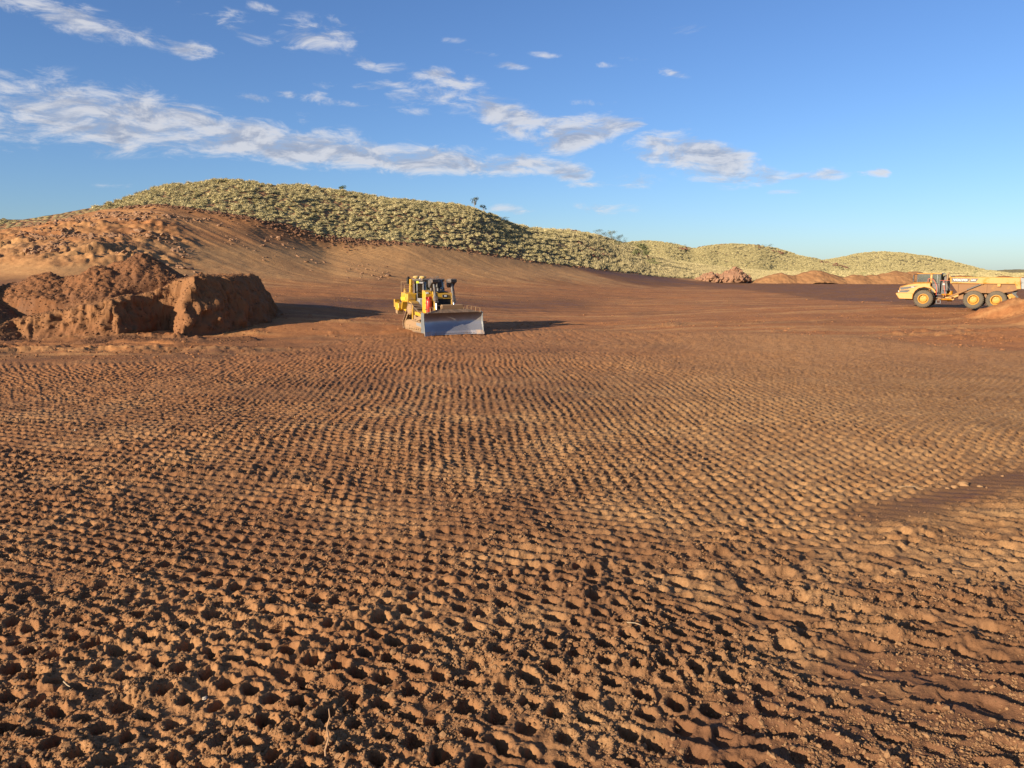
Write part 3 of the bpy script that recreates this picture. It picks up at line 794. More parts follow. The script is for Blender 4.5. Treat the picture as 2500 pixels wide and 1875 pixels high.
soil_heap(2060, 2280, 238, [(2090, 671, 1.2), (2130, 672, 1.2), (2190, 662, 1.3), (2230, 663, 1.2)], 'smooth tipped soil heap directly behind the dump truck cab', 817, red=.25, pale=.3)
soil_heap(2330, 2520, 250, [(2350, 673, 1.4), (2450, 674, 1.2), (2500, 676, 1.0)], 'low reddish soil heap showing just above the dump truck bed', 823, red=.7, pale=.1)

def rock_mesh(seed, jag=.32):
    rnd = random.Random(seed)
    bm = bmesh.new(); bmesh.ops.create_icosphere(bm, subdivisions=1, radius=1)
    for v in bm.verts:
        v.co *= 1 + rnd.uniform(-jag, jag); v.co.z *= .8
    me = bpy.data.meshes.new('rock'); bm.to_mesh(me); bm.free()
    return me
ROCK = simple('pale rock', (.30, .175, .105), .9, dirt=.6, dirt_col=(.22, .105, .058), scale=1.2, spec=.2)
DARKROCK = simple('dark rock', (.16, .075, .048), .9, dirt=.5, dirt_col=(.10, .045, .03), scale=1.0, spec=.2)
ROCKS = [rock_mesh(i) for i in range(6)]
def merged(name, meshes, xf, mat, parent=None, **props):
    """one mesh from many transformed copies: xf = list of (mesh_index, Matrix)"""
    V = []; Fc = []; off = 0
    cache = []
    for me in meshes:
        v = np.array([p.co[:] for p in me.vertices]); f = [tuple(p.vertices) for p in me.polygons]; cache.append((v, f))
    for mi, M in xf:
        v, f = cache[mi]; m = np.array(M)
        V.append(v @ m[:3, :3].T + m[:3, 3]); Fc += [tuple(i + off for i in t) for t in f]; off += len(v)
    me = bpy.data.meshes.new(name); me.from_pydata(np.concatenate(V).tolist(), [], Fc); me.update()
    return link(name, me, mat, parent, **props)
def rock_pile():
    e = bpy.data.objects.new('rock_pile', None); COL.objects.link(e)
    c = at(1765, 686, 240); e.location = c
    e['label'] = 'heap of pale broken rocks at the far edge of the pad'; e['category'] = 'rock pile'
    rnd = random.Random(4)
    mpp = 240 / F_PX
    prof = [(-66, 2), (-52, 10), (-40, 17), (-28, 20), (-18, 15), (-8, 15), (8, 22), (24, 31), (36, 30), (50, 18), (66, 4)]
    hx = [p[0] * mpp for p in prof]; hz = [p[1] * mpp for p in prof]
    xf = []
    for i in range(420):
        x = rnd.uniform(hx[0], hx[-1]); H = float(np.interp(x, hx, hz)); q = rnd.random() ** .7
        y = -(1 - q) * (H * 1.25 + .6); z = H * q
        s = rnd.uniform(.25, .62) * (1.15 if rnd.random() < .2 else .85)
        xf.append((rnd.randrange(6), Matrix.Translation((x, y, z)) @ Euler((rnd.random() * 6, rnd.random() * 6, rnd.random() * 6)).to_matrix().to_4x4() @ Matrix.Diagonal((s * 1.2, s, s * .8, 1))))
    for i in range(120):   # back side
        x = rnd.uniform(hx[0], hx[-1]); H = float(np.interp(x, hx, hz)); q = rnd.random()
        xf.append((rnd.randrange(6), Matrix.Translation((x, (1 - q) * H * 1.2 + .4, H * q)) @ Euler((rnd.random() * 6, 1, 2)).to_matrix().to_4x4() @ Matrix.Scale(.6, 4)))
    merged('rubble', ROCKS, xf, ROCK, e, kind='stuff')
    core = bmesh.new(); bmesh.ops.create_icosphere(core, subdivisions=3, radius=1)
    for v in core.verts:
        x = v.co.x * 8.0; H = float(np.interp(x, hx, hz)); v.co = Vector((x, v.co.y * (H * 1.1 + .3), max(-.5, (H - .2) * max(v.co.z, -.3))))
    me = bpy.data.meshes.new('earth_core'); core.to_mesh(me); core.free(); link('earth_core', me, ROCK, e)
    big = [((-4.2, -2.6, 1.3), (1.9, 1.2, 1.25)), ((-.9, -2.2, .9), (.9, .8, .8)), ((-7.0, -1.4, .5), (.8, .8, .7)), ((3.4, -.6, 4.1), (.7, .6, .6))]
    for i, (p, s) in enumerate(big):
        me = rock_mesh(100 + i, .16); o = link('boulder', me, ROCK, e); o.location = p; o.scale = s
rock_pile()
# ------------------------------------------------------------------ mesh builder
class MB:
    def __init__(self): self.v = []; self.f = []
    def add(self, verts, faces, M=None):
        o = len(self.v)
        for p in verts:
            p = Vector(p)
            self.v.append(tuple(M @ p) if M is not None else tuple(p))
        self.f += [tuple(i + o for i in f) for f in faces]
        return self
    def box(self, c, s, rot=None):
        x, y, z = s[0] / 2, s[1] / 2, s[2] / 2
        vs = [(-x, -y, -z), (x, -y, -z), (x, y, -z), (-x, y, -z), (-x, -y, z), (x, -y, z), (x, y, z), (-x, y, z)]
        M = Matrix.Translation(c) @ (Euler(rot).to_matrix().to_4x4() if rot else Matrix())
        return self.add(vs, [(0, 3, 2, 1), (4, 5, 6, 7), (0, 1, 5, 4), (1, 2, 6, 5), (2, 3, 7, 6), (3, 0, 4, 7)], M)
    def prism(self, poly, y0, y1, axis='y'):
        """polygon in (x,z) extruded along y, (y,z) along x, or (x,y) along z"""
        n = len(poly)
        def P(a, b, t): return {'y': (a, t, b), 'x': (t, a, b), 'z': (a, b, t)}[axis]
        vs = [P(a, b, y0) for a, b in poly] + [P(a, b, y1) for a, b in poly]
        area = sum(poly[i][0] * poly[(i + 1) % n][1] - poly[(i + 1) % n][0] * poly[i][1] for i in range(n))
        fl = (area > 0) == (axis != 'y')
        fs = []
        for i in range(n):
            j = (i + 1) % n
            fs.append((i, j, j + n, i + n) if fl else (i, i + n, j + n, j))
        fs.append(tuple(range(n))[::-1] if fl else tuple(range(n)))
        fs.append(tuple(range(n, 2 * n)) if fl else tuple(range(n, 2 * n))[::-1])
        return self.add(vs, fs)
    def cyl(self, p0, p1, r0, r1=None, n=14, cap=True):
        r1 = r0 if r1 is None else r1
        p0 = Vector(p0); p1 = Vector(p1); d = (p1 - p0)
        q = d.to_track_quat('Z', 'Y').to_matrix()
        vs = []
        for p, r in ((p0, r0), (p1, r1)):
            for i in range(n):
                a = 2 * math.pi * i / n
                vs.append(p + q @ Vector((r * math.cos(a), r * math.sin(a), 0)))
        fs = [(i, (i + 1) % n, (i + 1) % n + n, i + n) for i in range(n)]
        if cap: fs += [tuple(range(n))[::-1], tuple(range(n, 2 * n))]
        return self.add(vs, fs)
    def tube(self, pts, r, n=8):
        for a, b in zip(pts[:-1], pts[1:]): self.cyl(a, b, r, n=n)
        return self
    def lathe(self, prof, c, axis='y', n=28, cap=True):
        """profile (offset along axis, radius) spun about an axis through c"""
        vs = []; m = len(prof)
        for (h, r) in prof:
            for i in range(n):
                a = 2 * math.pi * i / n; u, v = r * math.cos(a), r * math.sin(a)
                p = {'y': (u, h, v), 'z': (u, v, h), 'x': (h, u, v)}[axis]
                vs.append((c[0] + p[0], c[1] + p[1], c[2] + p[2]))
        fs = []
        for k in range(m - 1):
            for i in range(n):
                j = (i + 1) % n
                fs.append((k * n + i, k * n + j, (k + 1) * n + j, (k + 1) * n + i))
        if cap: fs.append(tuple(range(n))[::-1]); fs.append(tuple(range((m - 1) * n, m * n)))
        return self.add(vs, fs)
    def build(self, name, mat, parent=None, bevel=0.0, smooth=False, **props):
        me = bpy.data.meshes.new(name); me.from_pydata(self.v, [], self.f); me.update()
        bm = bmesh.new(); bm.from_mesh(me); bmesh.ops.recalc_face_normals(bm, faces=bm.faces)
        if bevel > 0:
            es = [e for e in bm.edges if len(e.link_faces) == 2 and e.calc_face_angle(0) > .5]
            try: bmesh.ops.bevel(bm, geom=es, offset=bevel, segments=1, affect='EDGES', clamp_overlap=True)
            except Exception: pass
        if smooth:
            for f in bm.faces: f.smooth = True
            for e in bm.edges:
                if len(e.link_faces) == 2 and e.calc_face_angle(0) > .7: e.smooth = False
        bm.to_mesh(me); bm.free()
        return link(name, me, mat, parent, **props)
def thing(name, label, cat, loc, rotz=0, group=None, rx=0, ry=0):
    e = bpy.data.objects.new(name, None); COL.objects.link(e)
    e.location = loc; e.rotation_euler = (rx, ry, rotz); e['label'] = label; e['category'] = cat
    if group: e['group'] = group
    return e

DUST = (.30, .18, .085)
YEL = simple('machine yellow', (.50, .275, .018), .42, dirt=.42, dirt_col=DUST, scale=1.6)
YEL_DIRTY = simple('dusty yellow', (.36, .21, .05), .6, dirt=.95, dirt_col=(.27, .165, .085), scale=1.4)
BLACK = simple('black paint', (.018, .017, .017), .45, dirt=.25, dirt_col=(.12, .075, .05), scale=3)
DARKGREY = simple('dark grey steel', (.07, .067, .065), .5, dirt=.45, dirt_col=(.20, .13, .085), scale=2.5)
GREYDOOR = simple('grey door frame', (.20, .205, .215), .45, dirt=.35, dirt_col=(.32, .22, .15), scale=2)
RED = simple('extinguisher red', (.36, .022, .016), .35, dirt=.2, dirt_col=(.4, .2, .12))
HIVIS = simple('hi-vis yellow', (.42, .47, .03), .6)
CHROME = simple('ram steel', (.62, .61, .60), .25, metal=1.0, dirt=.2, dirt_col=DUST)
TRACKM = simple('worn track steel', (.16, .13, .11), .55, metal=.5, dirt=.75, dirt_col=(.27, .165, .095), scale=4)
LAMP = simple('lamp glass', (.5, .5, .47), .15)
BEACON = simple('amber beacon', (.50, .33, .11), .3)
TYRE = simple('dusty tyre rubber', (.045, .042, .038), .85, dirt=.8, dirt_col=(.115, .092, .064), scale=2.2, spec=.2)
RIM = simple('wheel rim yellow', (.46, .215, .02), .5, dirt=.35, dirt_col=(.34, .17, .055), scale=3)
VYEL = simple('truck yellow', (.42, .178, .010), .38, dirt=.34, dirt_col=(.34, .155, .028), scale=1.1)
VYEL_D = simple('truck yellow caked with dust', (.33, .165, .04), .8, dirt=.9, dirt_col=(.215, .112, .052), scale=.9)
DECAL = simple('grey decal', (.060, .057, .045), .5, dirt=.2, dirt_col=(.3, .2, .12))
WHITE = simple('white lettering', (.52, .51, .47), .5)
REDRAIL = simple('red handrail', (.50, .085, .05), .5, dirt=.4, dirt_col=DUST)
STEELPALE = simple('pale grey steel', (.17, .178, .18), .5, metal=.3, dirt=.3, dirt_col=(.16, .13, .10), scale=1.5)

def glass_mat():
    m, t, p = new_mat('tinted window glass')
    t.n.remove(p)
    o = [n for n in t.n if n.type == 'OUTPUT_MATERIAL'][0]
    g = t.node('ShaderNodeBsdfGlossy'); g.inputs['Roughness'].default_value = .03; g.inputs['Color'].default_value = (.9, .95, 1, 1)
    tr = t.node('ShaderNodeBsdfTransparent'); tr.inputs['Color'].default_value = (.50, .55, .55, 1)
    mx = t.node('ShaderNodeMixShader'); mx.inputs[0].default_value = .13
    t.link(tr.outputs[0], mx.inputs[1]); t.link(g.outputs[0], mx.inputs[2]); t.link(mx.outputs[0], o.inputs[0])
    return m
GLASS = glass_mat()

def blade_mat():
    m, t, p = new_mat('scoured blade steel')
    tc = t.node('ShaderNodeTexCoord'); ob = tc.outputs['Object']
    mp = t.node('ShaderNodeMapping'); mp.inputs['Scale'].default_value = (1, .6, 5); t.link(ob, mp.inputs['Vector'])
    n = t.noise(mp.outputs[0], 2.2, 7, .6); n2 = t.noise(ob, 1.1, 4, .6)
    sep = t.node('ShaderNodeSeparateXYZ'); t.link(ob, sep.inputs[0])
    hi = t.maprange(t.math('ADD', sep.outputs[2], t.math('MULTIPLY', t.math('SUBTRACT', n2, .5), .7)), 1.0, 1.85)   # soil film left near the top
    f = t.math('MAXIMUM', t.math('MULTIPLY', hi, .85), t.maprange(n, .60, .80, 0, .45))
    c = t.mix(f, rgb((.36, .345, .345)), rgb((.15, .10, .065)))
    t.link(c, p.inputs['Base Color'])
    t.link(t.maprange(f, 0, 1, .62, .05), p.inputs['Metallic'])
    t.link(t.maprange(f, 0, 1, .34, .85), p.inputs['Roughness'])
    return m
BLADE = blade_mat()

# ------------------------------------------------------------------ bulldozer (X forward, Y left, Z up)
def bulldozer():
    c = at(1056, 800, 64.5)
    a = math.radians(31)
    D = thing('bulldozer', 'yellow tracked bulldozer with wide steel blade facing the camera', 'bulldozer', (c.x, c.y, float(base_h(c.x, c.y)) - .02), -(math.pi / 2 - a), ry=0)
    D.scale = (1.04, 1.04, 1.04)
    # tracks
    circ = [(-1.85, .53, .46), (1.75, .55, .46), (-.75, 1.78, .50)]
    pts = []
    for (cx, cz, r) in circ:
        for i in range(60):
            t = 2 * math.pi * i / 60; pts.append((cx + (r) * math.cos(t), cz + (r) * math.sin(t)))
    pts = sorted(set(pts))
    def half(ps):
        h = []
        for p in ps:
            while len(h) >= 2 and (h[-1][0] - h[-2][0]) * (p[1] - h[-2][1]) - (h[-1][1] - h[-2][1]) * (p[0] - h[-2][0]) <= 0: h.pop()
            h.append(p)
        return h
    hull = half(pts)[:-1] + half(pts[::-1])[:-1]
    L = [0]
    H = hull + [hull[0]]
    for p, q in zip(H[:-1], H[1:]): L.append(L[-1] + math.hypot(q[0] - p[0], q[1] - p[1]))
    n_sh = int(L[-1] / .245)
    for sy in (-1, 1):
        m = MB(); lk = MB()
        for k in range(n_sh):
            s = L[-1] * k / n_sh; s2 = (s + .12) % L[-1]
            x = np.interp(s, L, [p[0] for p in H]); z = np.interp(s, L, [p[1] for p in H])
            x2 = np.interp(s2, L, [p[0] for p in H]); z2 = np.interp(s2, L, [p[1] for p in H])
            ang = math.atan2(z2 - z, x2 - x)
            M = Matrix.Translation((x, sy * 1.28, z)) @ Matrix.Rotation(-ang, 4, 'Y')
            b = MB().box((0, 0, -.03), (.235, .62, .05)); b.box((.07, 0, -.085), (.035, .62, .08))
            m.add(b.v, b.f, M)
            b = MB().box((0, -.13, .05), (.21, .06, .13)); b.box((0, .13, .05), (.21, .06, .13))
            lk.add(b.v, b.f, M)
        t = m.build('track', TRACKM, D, kind='stuff'); lk.build('track_chain', YEL_DIRTY, t, kind='stuff')
        # undercarriage
        MB().prism([(-1.75, .50), (1.35, .50), (1.65, .70), (1.5, .98), (.4, 1.02), (-1.2, .95), (-1.85, .78)], sy * 1.02, sy * 1.50).build('track_frame', YEL_DIRTY, D, bevel=.02)
        for i in range(7):
            MB().lathe([(-.20, .13), (-.16, .19), (-.09, .19), (-.07, .13), (.07, .13), (.09, .19), (.16, .19), (.20, .13)], (-1.35 + i * .43, sy * 1.32, .36), n=14).build('track_roller', YEL_DIRTY, D, smooth=True)
        for ix, iz in ((-1.85, .53), (1.75, .55)):
            MB().lathe([(-.16, .12), (-.15, .33), (-.06, .40), (.06, .40), (.15, .33), (.16, .12)], (ix, sy * 1.28, iz), n=24).build('idler_wheel', YEL_DIRTY, D, smooth=True)
        sp = MB()
        for i in range(22):
            t_ = 2 * math.pi * i / 22
            sp.box((-.75 + .41 * math.cos(t_), sy * 1.28, 1.78 + .41 * math.sin(t_)), (.10, .10, .07), (0, -t_, 0))
        sp.lathe([(-.05, .2), (-.05, .40), (.05, .40), (.05, .2)], (-.75, sy * 1.28, 1.78))
        sp.build('drive_sprocket', TRACKM, D)
        hub = MB().lathe([(0, .45), (.44, .45), (.50, .40), (.52, .30), (.52, .0001)], (-.75, 0, 1.78), n=26)
        hub.v = [(x, sy * (1.20 + y), z) for x, y, z in hub.v]
        h = hub.build('final_drive', YEL_DIRTY, D, smooth=True)
        bl = MB()
        for i in range(12):
            t_ = 2 * math.pi * i / 12
            bl.cyl((-.75 + .33 * math.cos(t_), sy * 1.70, 1.78 + .33 * math.sin(t_)), (-.75 + .33 * math.cos(t_), sy * 1.745, 1.78 + .33 * math.sin(t_)), .025, n=6)
        bl.build('bolt_ring', YEL_DIRTY, h, kind='stuff')
        MB().prism([(-.25, .55), (-.05, .95), (3.05, .78), (3.15, .35), (.2, .45)], sy * 1.66, sy * 1.84).build('push_arm', YEL_DIRTY, D, bevel=.03)
        MB().prism([(1.0, .62), (1.0, .84), (3.05, .74), (3.05, .40)], sy * 1.845, sy * 1.855).build('wear_plate', GREYDOOR, D)
        MB().cyl((.9, sy * 1.72, 1.0), (2.95, sy * 1.72, 1.45), .09).build('tilt_cylinder', YEL_DIRTY, D, smooth=True)
    # hull, platform
    MB().prism([(-2.3, .75), (2.2, .75), (2.3, 1.2), (2.3, 1.72), (-2.3, 1.72)], -.95, .95).build('main_frame', YEL_DIRTY, D, bevel=.03)
    for sy in (-1, 1):
        MB().prism([(-2.5, 1.75), (-2.35, 2.38), (-.75, 2.42), (-.42, 2.30), (-.45, 2.24), (-.8, 2.34), (-2.25, 2.31), (-2.4, 1.72)], sy * .96, sy * 1.62).build('fender', YEL, D, bevel=.015)
    MB().box((-.2, -1.29, 1.86), (1.6, .62, .05)).build('step_plate', DARKGREY, D)
    # hood and radiator guard
    MB().prism([(.35, 1.72), (2.05, 1.72), (2.05, 3.05), (1.75, 3.18), (.35, 3.30)], -.60, .60).build('hood', YEL, D, bevel=.04)
    MB().box((1.5, 0, 3.235), (.9, .9, .06), (0, .09, 0)).build('hood_top_panel', BLACK, D, bevel=.01)
    rg = MB().prism([(2.05, 1.3), (2.30, 1.3), (2.30, 2.78), (2.22, 3.12), (2.05, 3.16)], -.74, -.58)
    rg.prism([(2.05, 1.3), (2.30, 1.3), (2.30, 2.78), (2.22, 3.12), (2.05, 3.16)], .58, .74)
    rg.prism([(2.05, 2.68), (2.305, 2.68), (2.225, 3.10), (2.05, 3.14)], -.585, .585)
    g = rg.build('radiator_guard', YEL, D, bevel=.015)
    MB().box((2.16, 0, 1.98), (.05, 1.16, 1.4)).build('radiator_core', BLACK, D)
    for i in range(11): MB().box((2.22, -.53 + i * .106, 1.98), (.03, .03, 1.38)).build('grille_bar', BLACK, D)
    ft = MB().box((2.30, 0.02, 2.90), (.05, .46, .22), (0, -.19, 0)).build('front_badge', BLACK, D, bevel=.01)
    MB().box((2.335, .06, 2.91), (.02, .2, .12), (0, -.19, 0)).build('front_lamp', LAMP, ft)
    # pre-cleaner and stacks
    MB().lathe([(3.18, .20), (3.30, .17), (3.52, .17), (3.56, .30), (3.98, .32), (4.02, .30), (4.10, .26), (4.18, .12), (4.19, .001)], (1.15, .02, 0), axis='z', n=26).build('air_precleaner', BLACK, D, smooth=True)
    MB().lathe([(3.15, .13), (3.42, .13), (3.44, .09), (3.46, .001)], (.75, .42, 0), axis='z', n=18).build('intake_cap', DARKGREY, D, smooth=True)
    ex = MB().cyl((.75, -.42, 3.2), (.75, -.42, 3.7), .10); ex.cyl((.75, -.42, 3.7), (.62, -.42, 3.85), .10); ex.build('exhaust_stack', DARKGREY, D, smooth=True)
    # lift cylinders with lamp pods on top
    for sy in (-1, 1):
        y = sy * .76
        ram = MB().cyl((2.28, y, 2.55), (1.98, y, 3.95), .105, n=16); ram.cyl((2.12, y, 3.28), (2.05, y, 3.62), .115, n=16)
        r = ram.build('lift_cylinder', DARKGREY, D, smooth=True)
        MB().cyl((2.52, y, 1.35), (2.28, y, 2.55), .065, n=14).build('ram_rod', CHROME, r, smooth=True)
        b = MB().box((2.25, y, 2.70), (.34, .26, .36), (0, -.2, 0)); b.box((2.16, sy * .68, 2.62), (.24, .14, .30)); b.box((2.42, y, 2.46), (.16, .30, .14), (0, -.2, 0)); b.build('trunnion_yoke', DARKGREY, D, bevel=.02)
        pod = MB().prism([(1.55, 3.62), (1.72, 3.50), (2.06, 3.86), (2.34, 3.94), (2.34, 4.20), (1.90, 4.22), (1.52, 4.12)], sy * .52, sy * 1.06)
        p = pod.build('lamp_pod', DARKGREY, D, bevel=.03)
        for k in (-1, 1): MB().box((2.35, sy * .79 + k * .135, 4.07), (.03, .22, .18)).build('work_lamp', BLACK, p)
        hr = MB().tube([(1.75, sy * .62, 4.2), (1.75, sy * .62, 4.36), (2.28, sy * .62, 4.34), (2.28, sy * .62, 4.2)], .018, 6); hr.tube([(1.75, sy * .96, 4.2), (1.75, sy * .96, 4.36), (2.28, sy * .96, 4.34), (2.28, sy * .96, 4.2)], .018, 6)
        if sy < 0: hr.build('lamp_guard', DARKGREY, p)
        MB().tube([(2.30, y + sy * .14, 2.6), (2.18, y + sy * .16, 3.2), (2.02, y + sy * .12, 3.7)], .022, 6).build('hydraulic_hose', BLACK, D)
    # tower box with fire bottle on the right-hand platform
    MB().prism([(.75, 1.62), (1.40, 1.50), (1.40, 2.98), (1.22, 3.28), (.75, 3.34)], -1.22, -.63).build('service_box', YEL, D, bevel=.035)
    MB().box((1.35, -1.04, 3.12), (.05, .20, .14), (0, -.55, 0)).build('headlamp', LAMP, D)
    MB().lathe([(1.60, .05), (1.62, .19), (1.68, .215), (2.48, .215), (2.58, .19), (2.66, .09), (2.72, .06), (2.80, .06)], (1.64, -1.06, 0), axis='z', n=20).build('fire_bottle', RED, D, smooth=True)
    MB().box((1.42, -.96, 2.74), (.04, .50, .16)).build('red_sign', RED, D)
    bt = MB().tube([(1.64, -1.06, 2.80), (1.62, -.90, 2.86), (1.62, -.80, 2.4), (1.62, -.80, 1.7)], .03, 6); bt.build('suppression_hose', RED, D)
    [MB().box((1.58, -1.06, z_), (.38, .46, .04)).build('bottle_bracket', BLACK, D) for z_ in (2.36, 1.85)]
    MB().prism([(.4, 1.40), (1.75, 1.28), (1.75, 1.42), (1.12, 1.62), (.4, 1.66)], -1.72, -.70).build('platform', YEL, D, bevel=.02)
    st = MB()
    for zz in (1.45, 1.72, 2.0): st.tube([(1.55, -1.06, zz), (1.85, -1.06, zz - .02), (1.85, -.80, zz - .02), (1.55, -.80, zz)], .02, 6)
    st.tube([(1.85, -1.06, 1.3), (1.85, -1.06, 2.05)], .022, 6); st.tube([(1.85, -.80, 1.3), (1.85, -.80, 2.05)], .022, 6)
    st.build('access_ladder', YEL_DIRTY, D)
    MB().box((1.75, -.66, 2.3), (.5, .10, 1.1)).build('side_panel', YEL, D, bevel=.02)
    # cab
    fr = MB()
    x0, x1, y0, z0, z1 = -1.45, .42, .90, 1.92, 4.05
    for sy in (-1, 1):
        fr.box((x0 + .05, sy * (y0 - .05), (z0 + z1) / 2), (.10, .10, z1 - z0)); fr.prism([(x1 - .02, z0), (x1 + .08, z0), (x1 - .10, z1), (x1 - .20, z1)], sy * y0, sy * (y0 - .10))
        fr.box((-.92, sy * (y0 - .045), (z0 + z1) / 2), (.09, .09, z1 - z0))
        fr.box(((x0 + x1) / 2, sy * (y0 - .05), z1 - .06), (x1 - x0 - .2, .1, .12))
    fr.box((x1 - .12, 0, z1 - .06), (.1, 1.6, .12)); fr.box((x1 + .04, 0, 2.5), (.08, 1.62, 1.1)); fr.box((x0 + .05, 0, 2.4), (.1, 1.62, .9)); fr.box(((x0 + x1) / 2, 0, z0 + .03), (x1 - x0, 1.75, .06))
    cab = fr.build('cab', BLACK, D, bevel=.012)
    MB().box(((x0 - .92) / 2, -y0 + .03, 2.5), (-.92 - x0 - .1, .05, 1.05)).build('rear_panel', YEL, cab, bevel=.01)
    MB().box(((x0 - .92) / 2, y0 - .03, 2.5), (-.92 - x0 - .1, .05, 1.05)).build('rear_panel', YEL, cab, bevel=.01)
    # grey door: frame, window above, panels below
    for sy in (-1, 1):
        yy = sy * (y0 + .012)
        dr = MB(); xa, xb = -.90, .36
        dr.box((xa + .05, yy, 2.95), (.10, .05, 2.02)); dr.box((xb - .06, yy, 2.85), (.09, .05, 1.85), (0, .04, 0)); dr.box(((xa + xb) / 2, yy, 3.90), (xb - xa, .05, .12)); dr.box(((xa + xb) / 2, yy, 2.62), (xb - xa, .05, .08)); dr.box(((xa + xb) / 2, yy, 1.97), (xb - xa, .05, .10)); dr.box((-.27, yy, 2.3), (.06, .05, .6))
        d = dr.build('door', GREYDOOR, cab, bevel=.008)
        MB().box((-.27, sy * (y0 - .01), 3.25), (1.08, .012, 1.2)).build('window', GLASS, d)
        MB().box((-.58, sy * (y0 - .01), 2.3), (.52, .012, .56)).build('lower_pane', GREYDOOR, d); MB().box((.03, sy * (y0 - .01), 2.3), (.52, .012, .56)).build('lower_pane', DARKGREY, d)
        MB().tube([(-.72, sy * (y0 + .1), 2.55), (-.72, sy * (y0 + .12), 3.0), (-.66, sy * (y0 + .05), 3.35)], .018, 6).build('door_handle', BLACK, d)
        MB().box((-1.18, sy * (y0 - .01), 3.46), (.42, .012, .86)).build('window', GLASS, cab)
        MB().box((-1.22, sy * (y0 + .10), 3.42), (.36, .05, .74), (0, 0, .15 * sy)).build('side_guard', DARKGREY, cab, bevel=.01)
    MB().box((x1 - .045, 0, 3.50), (.012, 1.6, .95), (0, -.09, 0)).build('windscreen', GLASS, cab)
    MB().box((x0 + .02, 0, 3.4), (.012, 1.6, 1.0)).build('rear_window', GLASS, cab)
    st = MB().box((-.75, 0, 2.35), (.55, .55, .16)); st.box((-1.03, 0, 2.78), (.14, .52, .85)); st.box((-.75, 0, 2.12), (.3, .3, .35)); st.build('seat', DARKGREY, cab, bevel=.03)
    cn = MB().box((.05, 0, 2.5), (.3, .9, .55)); cn.box((-.6, -.42, 2.5), (.6, .16, .22)); cn.box((-.6, .42, 2.5), (.6, .16, .22)); cn.build('console', BLACK, cab, bevel=.02)
    rf = MB().prism([(-1.75, 4.05), (.30, 4.05), (.36, 4.12), (.28, 4.20), (-1.70, 4.20)], -.98, .98).build('roof', DARKGREY, cab, bevel=.02)
    MB().box((-.62, -.955, 3.93), (.42, .05, .17)).build('warning_plate', HIVIS, cab)
    for (bx, by) in ((-1.25, -.80), (.0, -.80)):
        b = MB().lathe([(4.20, .13), (4.25, .15), (4.28, .26), (4.34, .27), (4.42, .20), (4.45, .001)], (bx, by, 0), axis='z', n=18).build('roof_lamp', BEACON, rf, smooth=True)
    MB().lathe([(4.20, .05), (4.34, .05), (4.36, .001)], (-.55, -.78, 0), axis='z', n=10).build('aerial_base', WHITE, rf)
    rr = MB().tube([(-.2, .5, 4.2), (-.2, .5, 4.38), (.2, .5, 4.38), (.2, .5, 4.2)], .018, 6); rr.build('roof_rail', DARKGREY, rf)
    # roll-over frame
    for sy in (-1, 1):
        MB().prism([(-2.05, 2.35), (-1.72, 2.35), (-1.62, 4.16), (-1.88, 4.18)], sy * .95, sy * 1.13).build('rollover_post', YEL, D, bevel=.02)
    MB().box((-1.76, 0, 4.10), (.28, 1.9, .16)).build('rollover_beam', YEL, D, bevel=.02)
    MB().box((-2.06, -1.12, 4.02), (.16, .32, .52)).build('rear_mirror', BLACK, D, bevel=.02)
    MB().box((-2.06, -1.12, 4.32), (.12, .14, .12)).build('camera_box', BLACK, D)
    # tanks and rear
    MB().prism([(-2.30, 2.38), (-1.35, 2.38), (-1.35, 3.02), (-1.55, 3.10), (-2.25, 3.10)], -1.72, -.97).build('side_tank', YEL, D, bevel=.03)
    MB().box((-1.82, -1.735, 2.62), (.92, .02, .22)).build('reflective_strip', HIVIS, D)
    MB().box((-1.13, -1.36, 2.70), (.42, .70, .62)).build('battery_box', YEL, D, bevel=.03)
    MB().prism([(-2.30, 2.38), (-1.1, 2.38), (-1.1, 3.02), (-1.35, 3.10), (-2.25, 3.10)], .97, 1.72).build('side_tank', YEL, D, bevel=.03)
    MB().prism([(-2.95, 1.5), (-2.25, 1.35), (-2.05, 2.9), (-2.3, 3.05), (-2.75, 3.0)], -.92, .92).build('fuel_tank', YEL, D, bevel=.04)
    MB().box((-2.72, -1.10, 2.52), (.08, .34, .40), (0, .0, .0)).build('tail_lamp', LAMP, D)
    MB().box((-2.5, -1.15, 2.45), (.4, .38, .55)).build('tail_lamp_box', YEL, D, bevel=.02)
    for pts_ in ([(-2.25, -1.68, 3.08), (-2.25, -1.68, 3.95), (-1.95, -1.30, 3.95)], [(-1.6, -1.68, 3.08), (-1.6, -1.68, 3.7), (-1.6, -1.15, 3.7)], [(-.95, -1.70, 1.35), (-.95, -1.70, 2.6), (-.85, -1.2, 2.6)]):
        MB().tube(pts_, .022, 6).build('grab_rail', YEL_DIRTY, D)
    MB().tube([(.05, -1.72, 1.0), (.05, -1.72, 2.15)], .045, 8).build('step_post', YEL, D)
    MB().box((.05, -1.72, 1.45), (.12, .12, .75)).build('step_bracket', YEL, D, bevel=.01)
    # ripper
    rp = MB().prism([(-4.05, 1.55), (-2.6, 1.15), (-2.6, 1.45), (-4.05, 1.95)], -.75, -.50); rp.prism([(-4.05, 1.55), (-2.6, 1.15), (-2.6, 1.45), (-4.05, 1.95)], .50, .75)
    rp.prism([(-4.75, 1.62), (-4.05, 1.52), (-3.95, 1.75), (-4.02, 2.15), (-4.70, 2.20)], -1.25, 1.25); R = rp.build('ripper', YEL, D, bevel=.03)
    MB().prism([(-4.85, 1.80), (-4.70, 1.80), (-4.70, 2.35), (-4.62, 2.45), (-4.85, 2.45)], -1.30, -.80).build('beam_cap', YEL, R, bevel=.02)
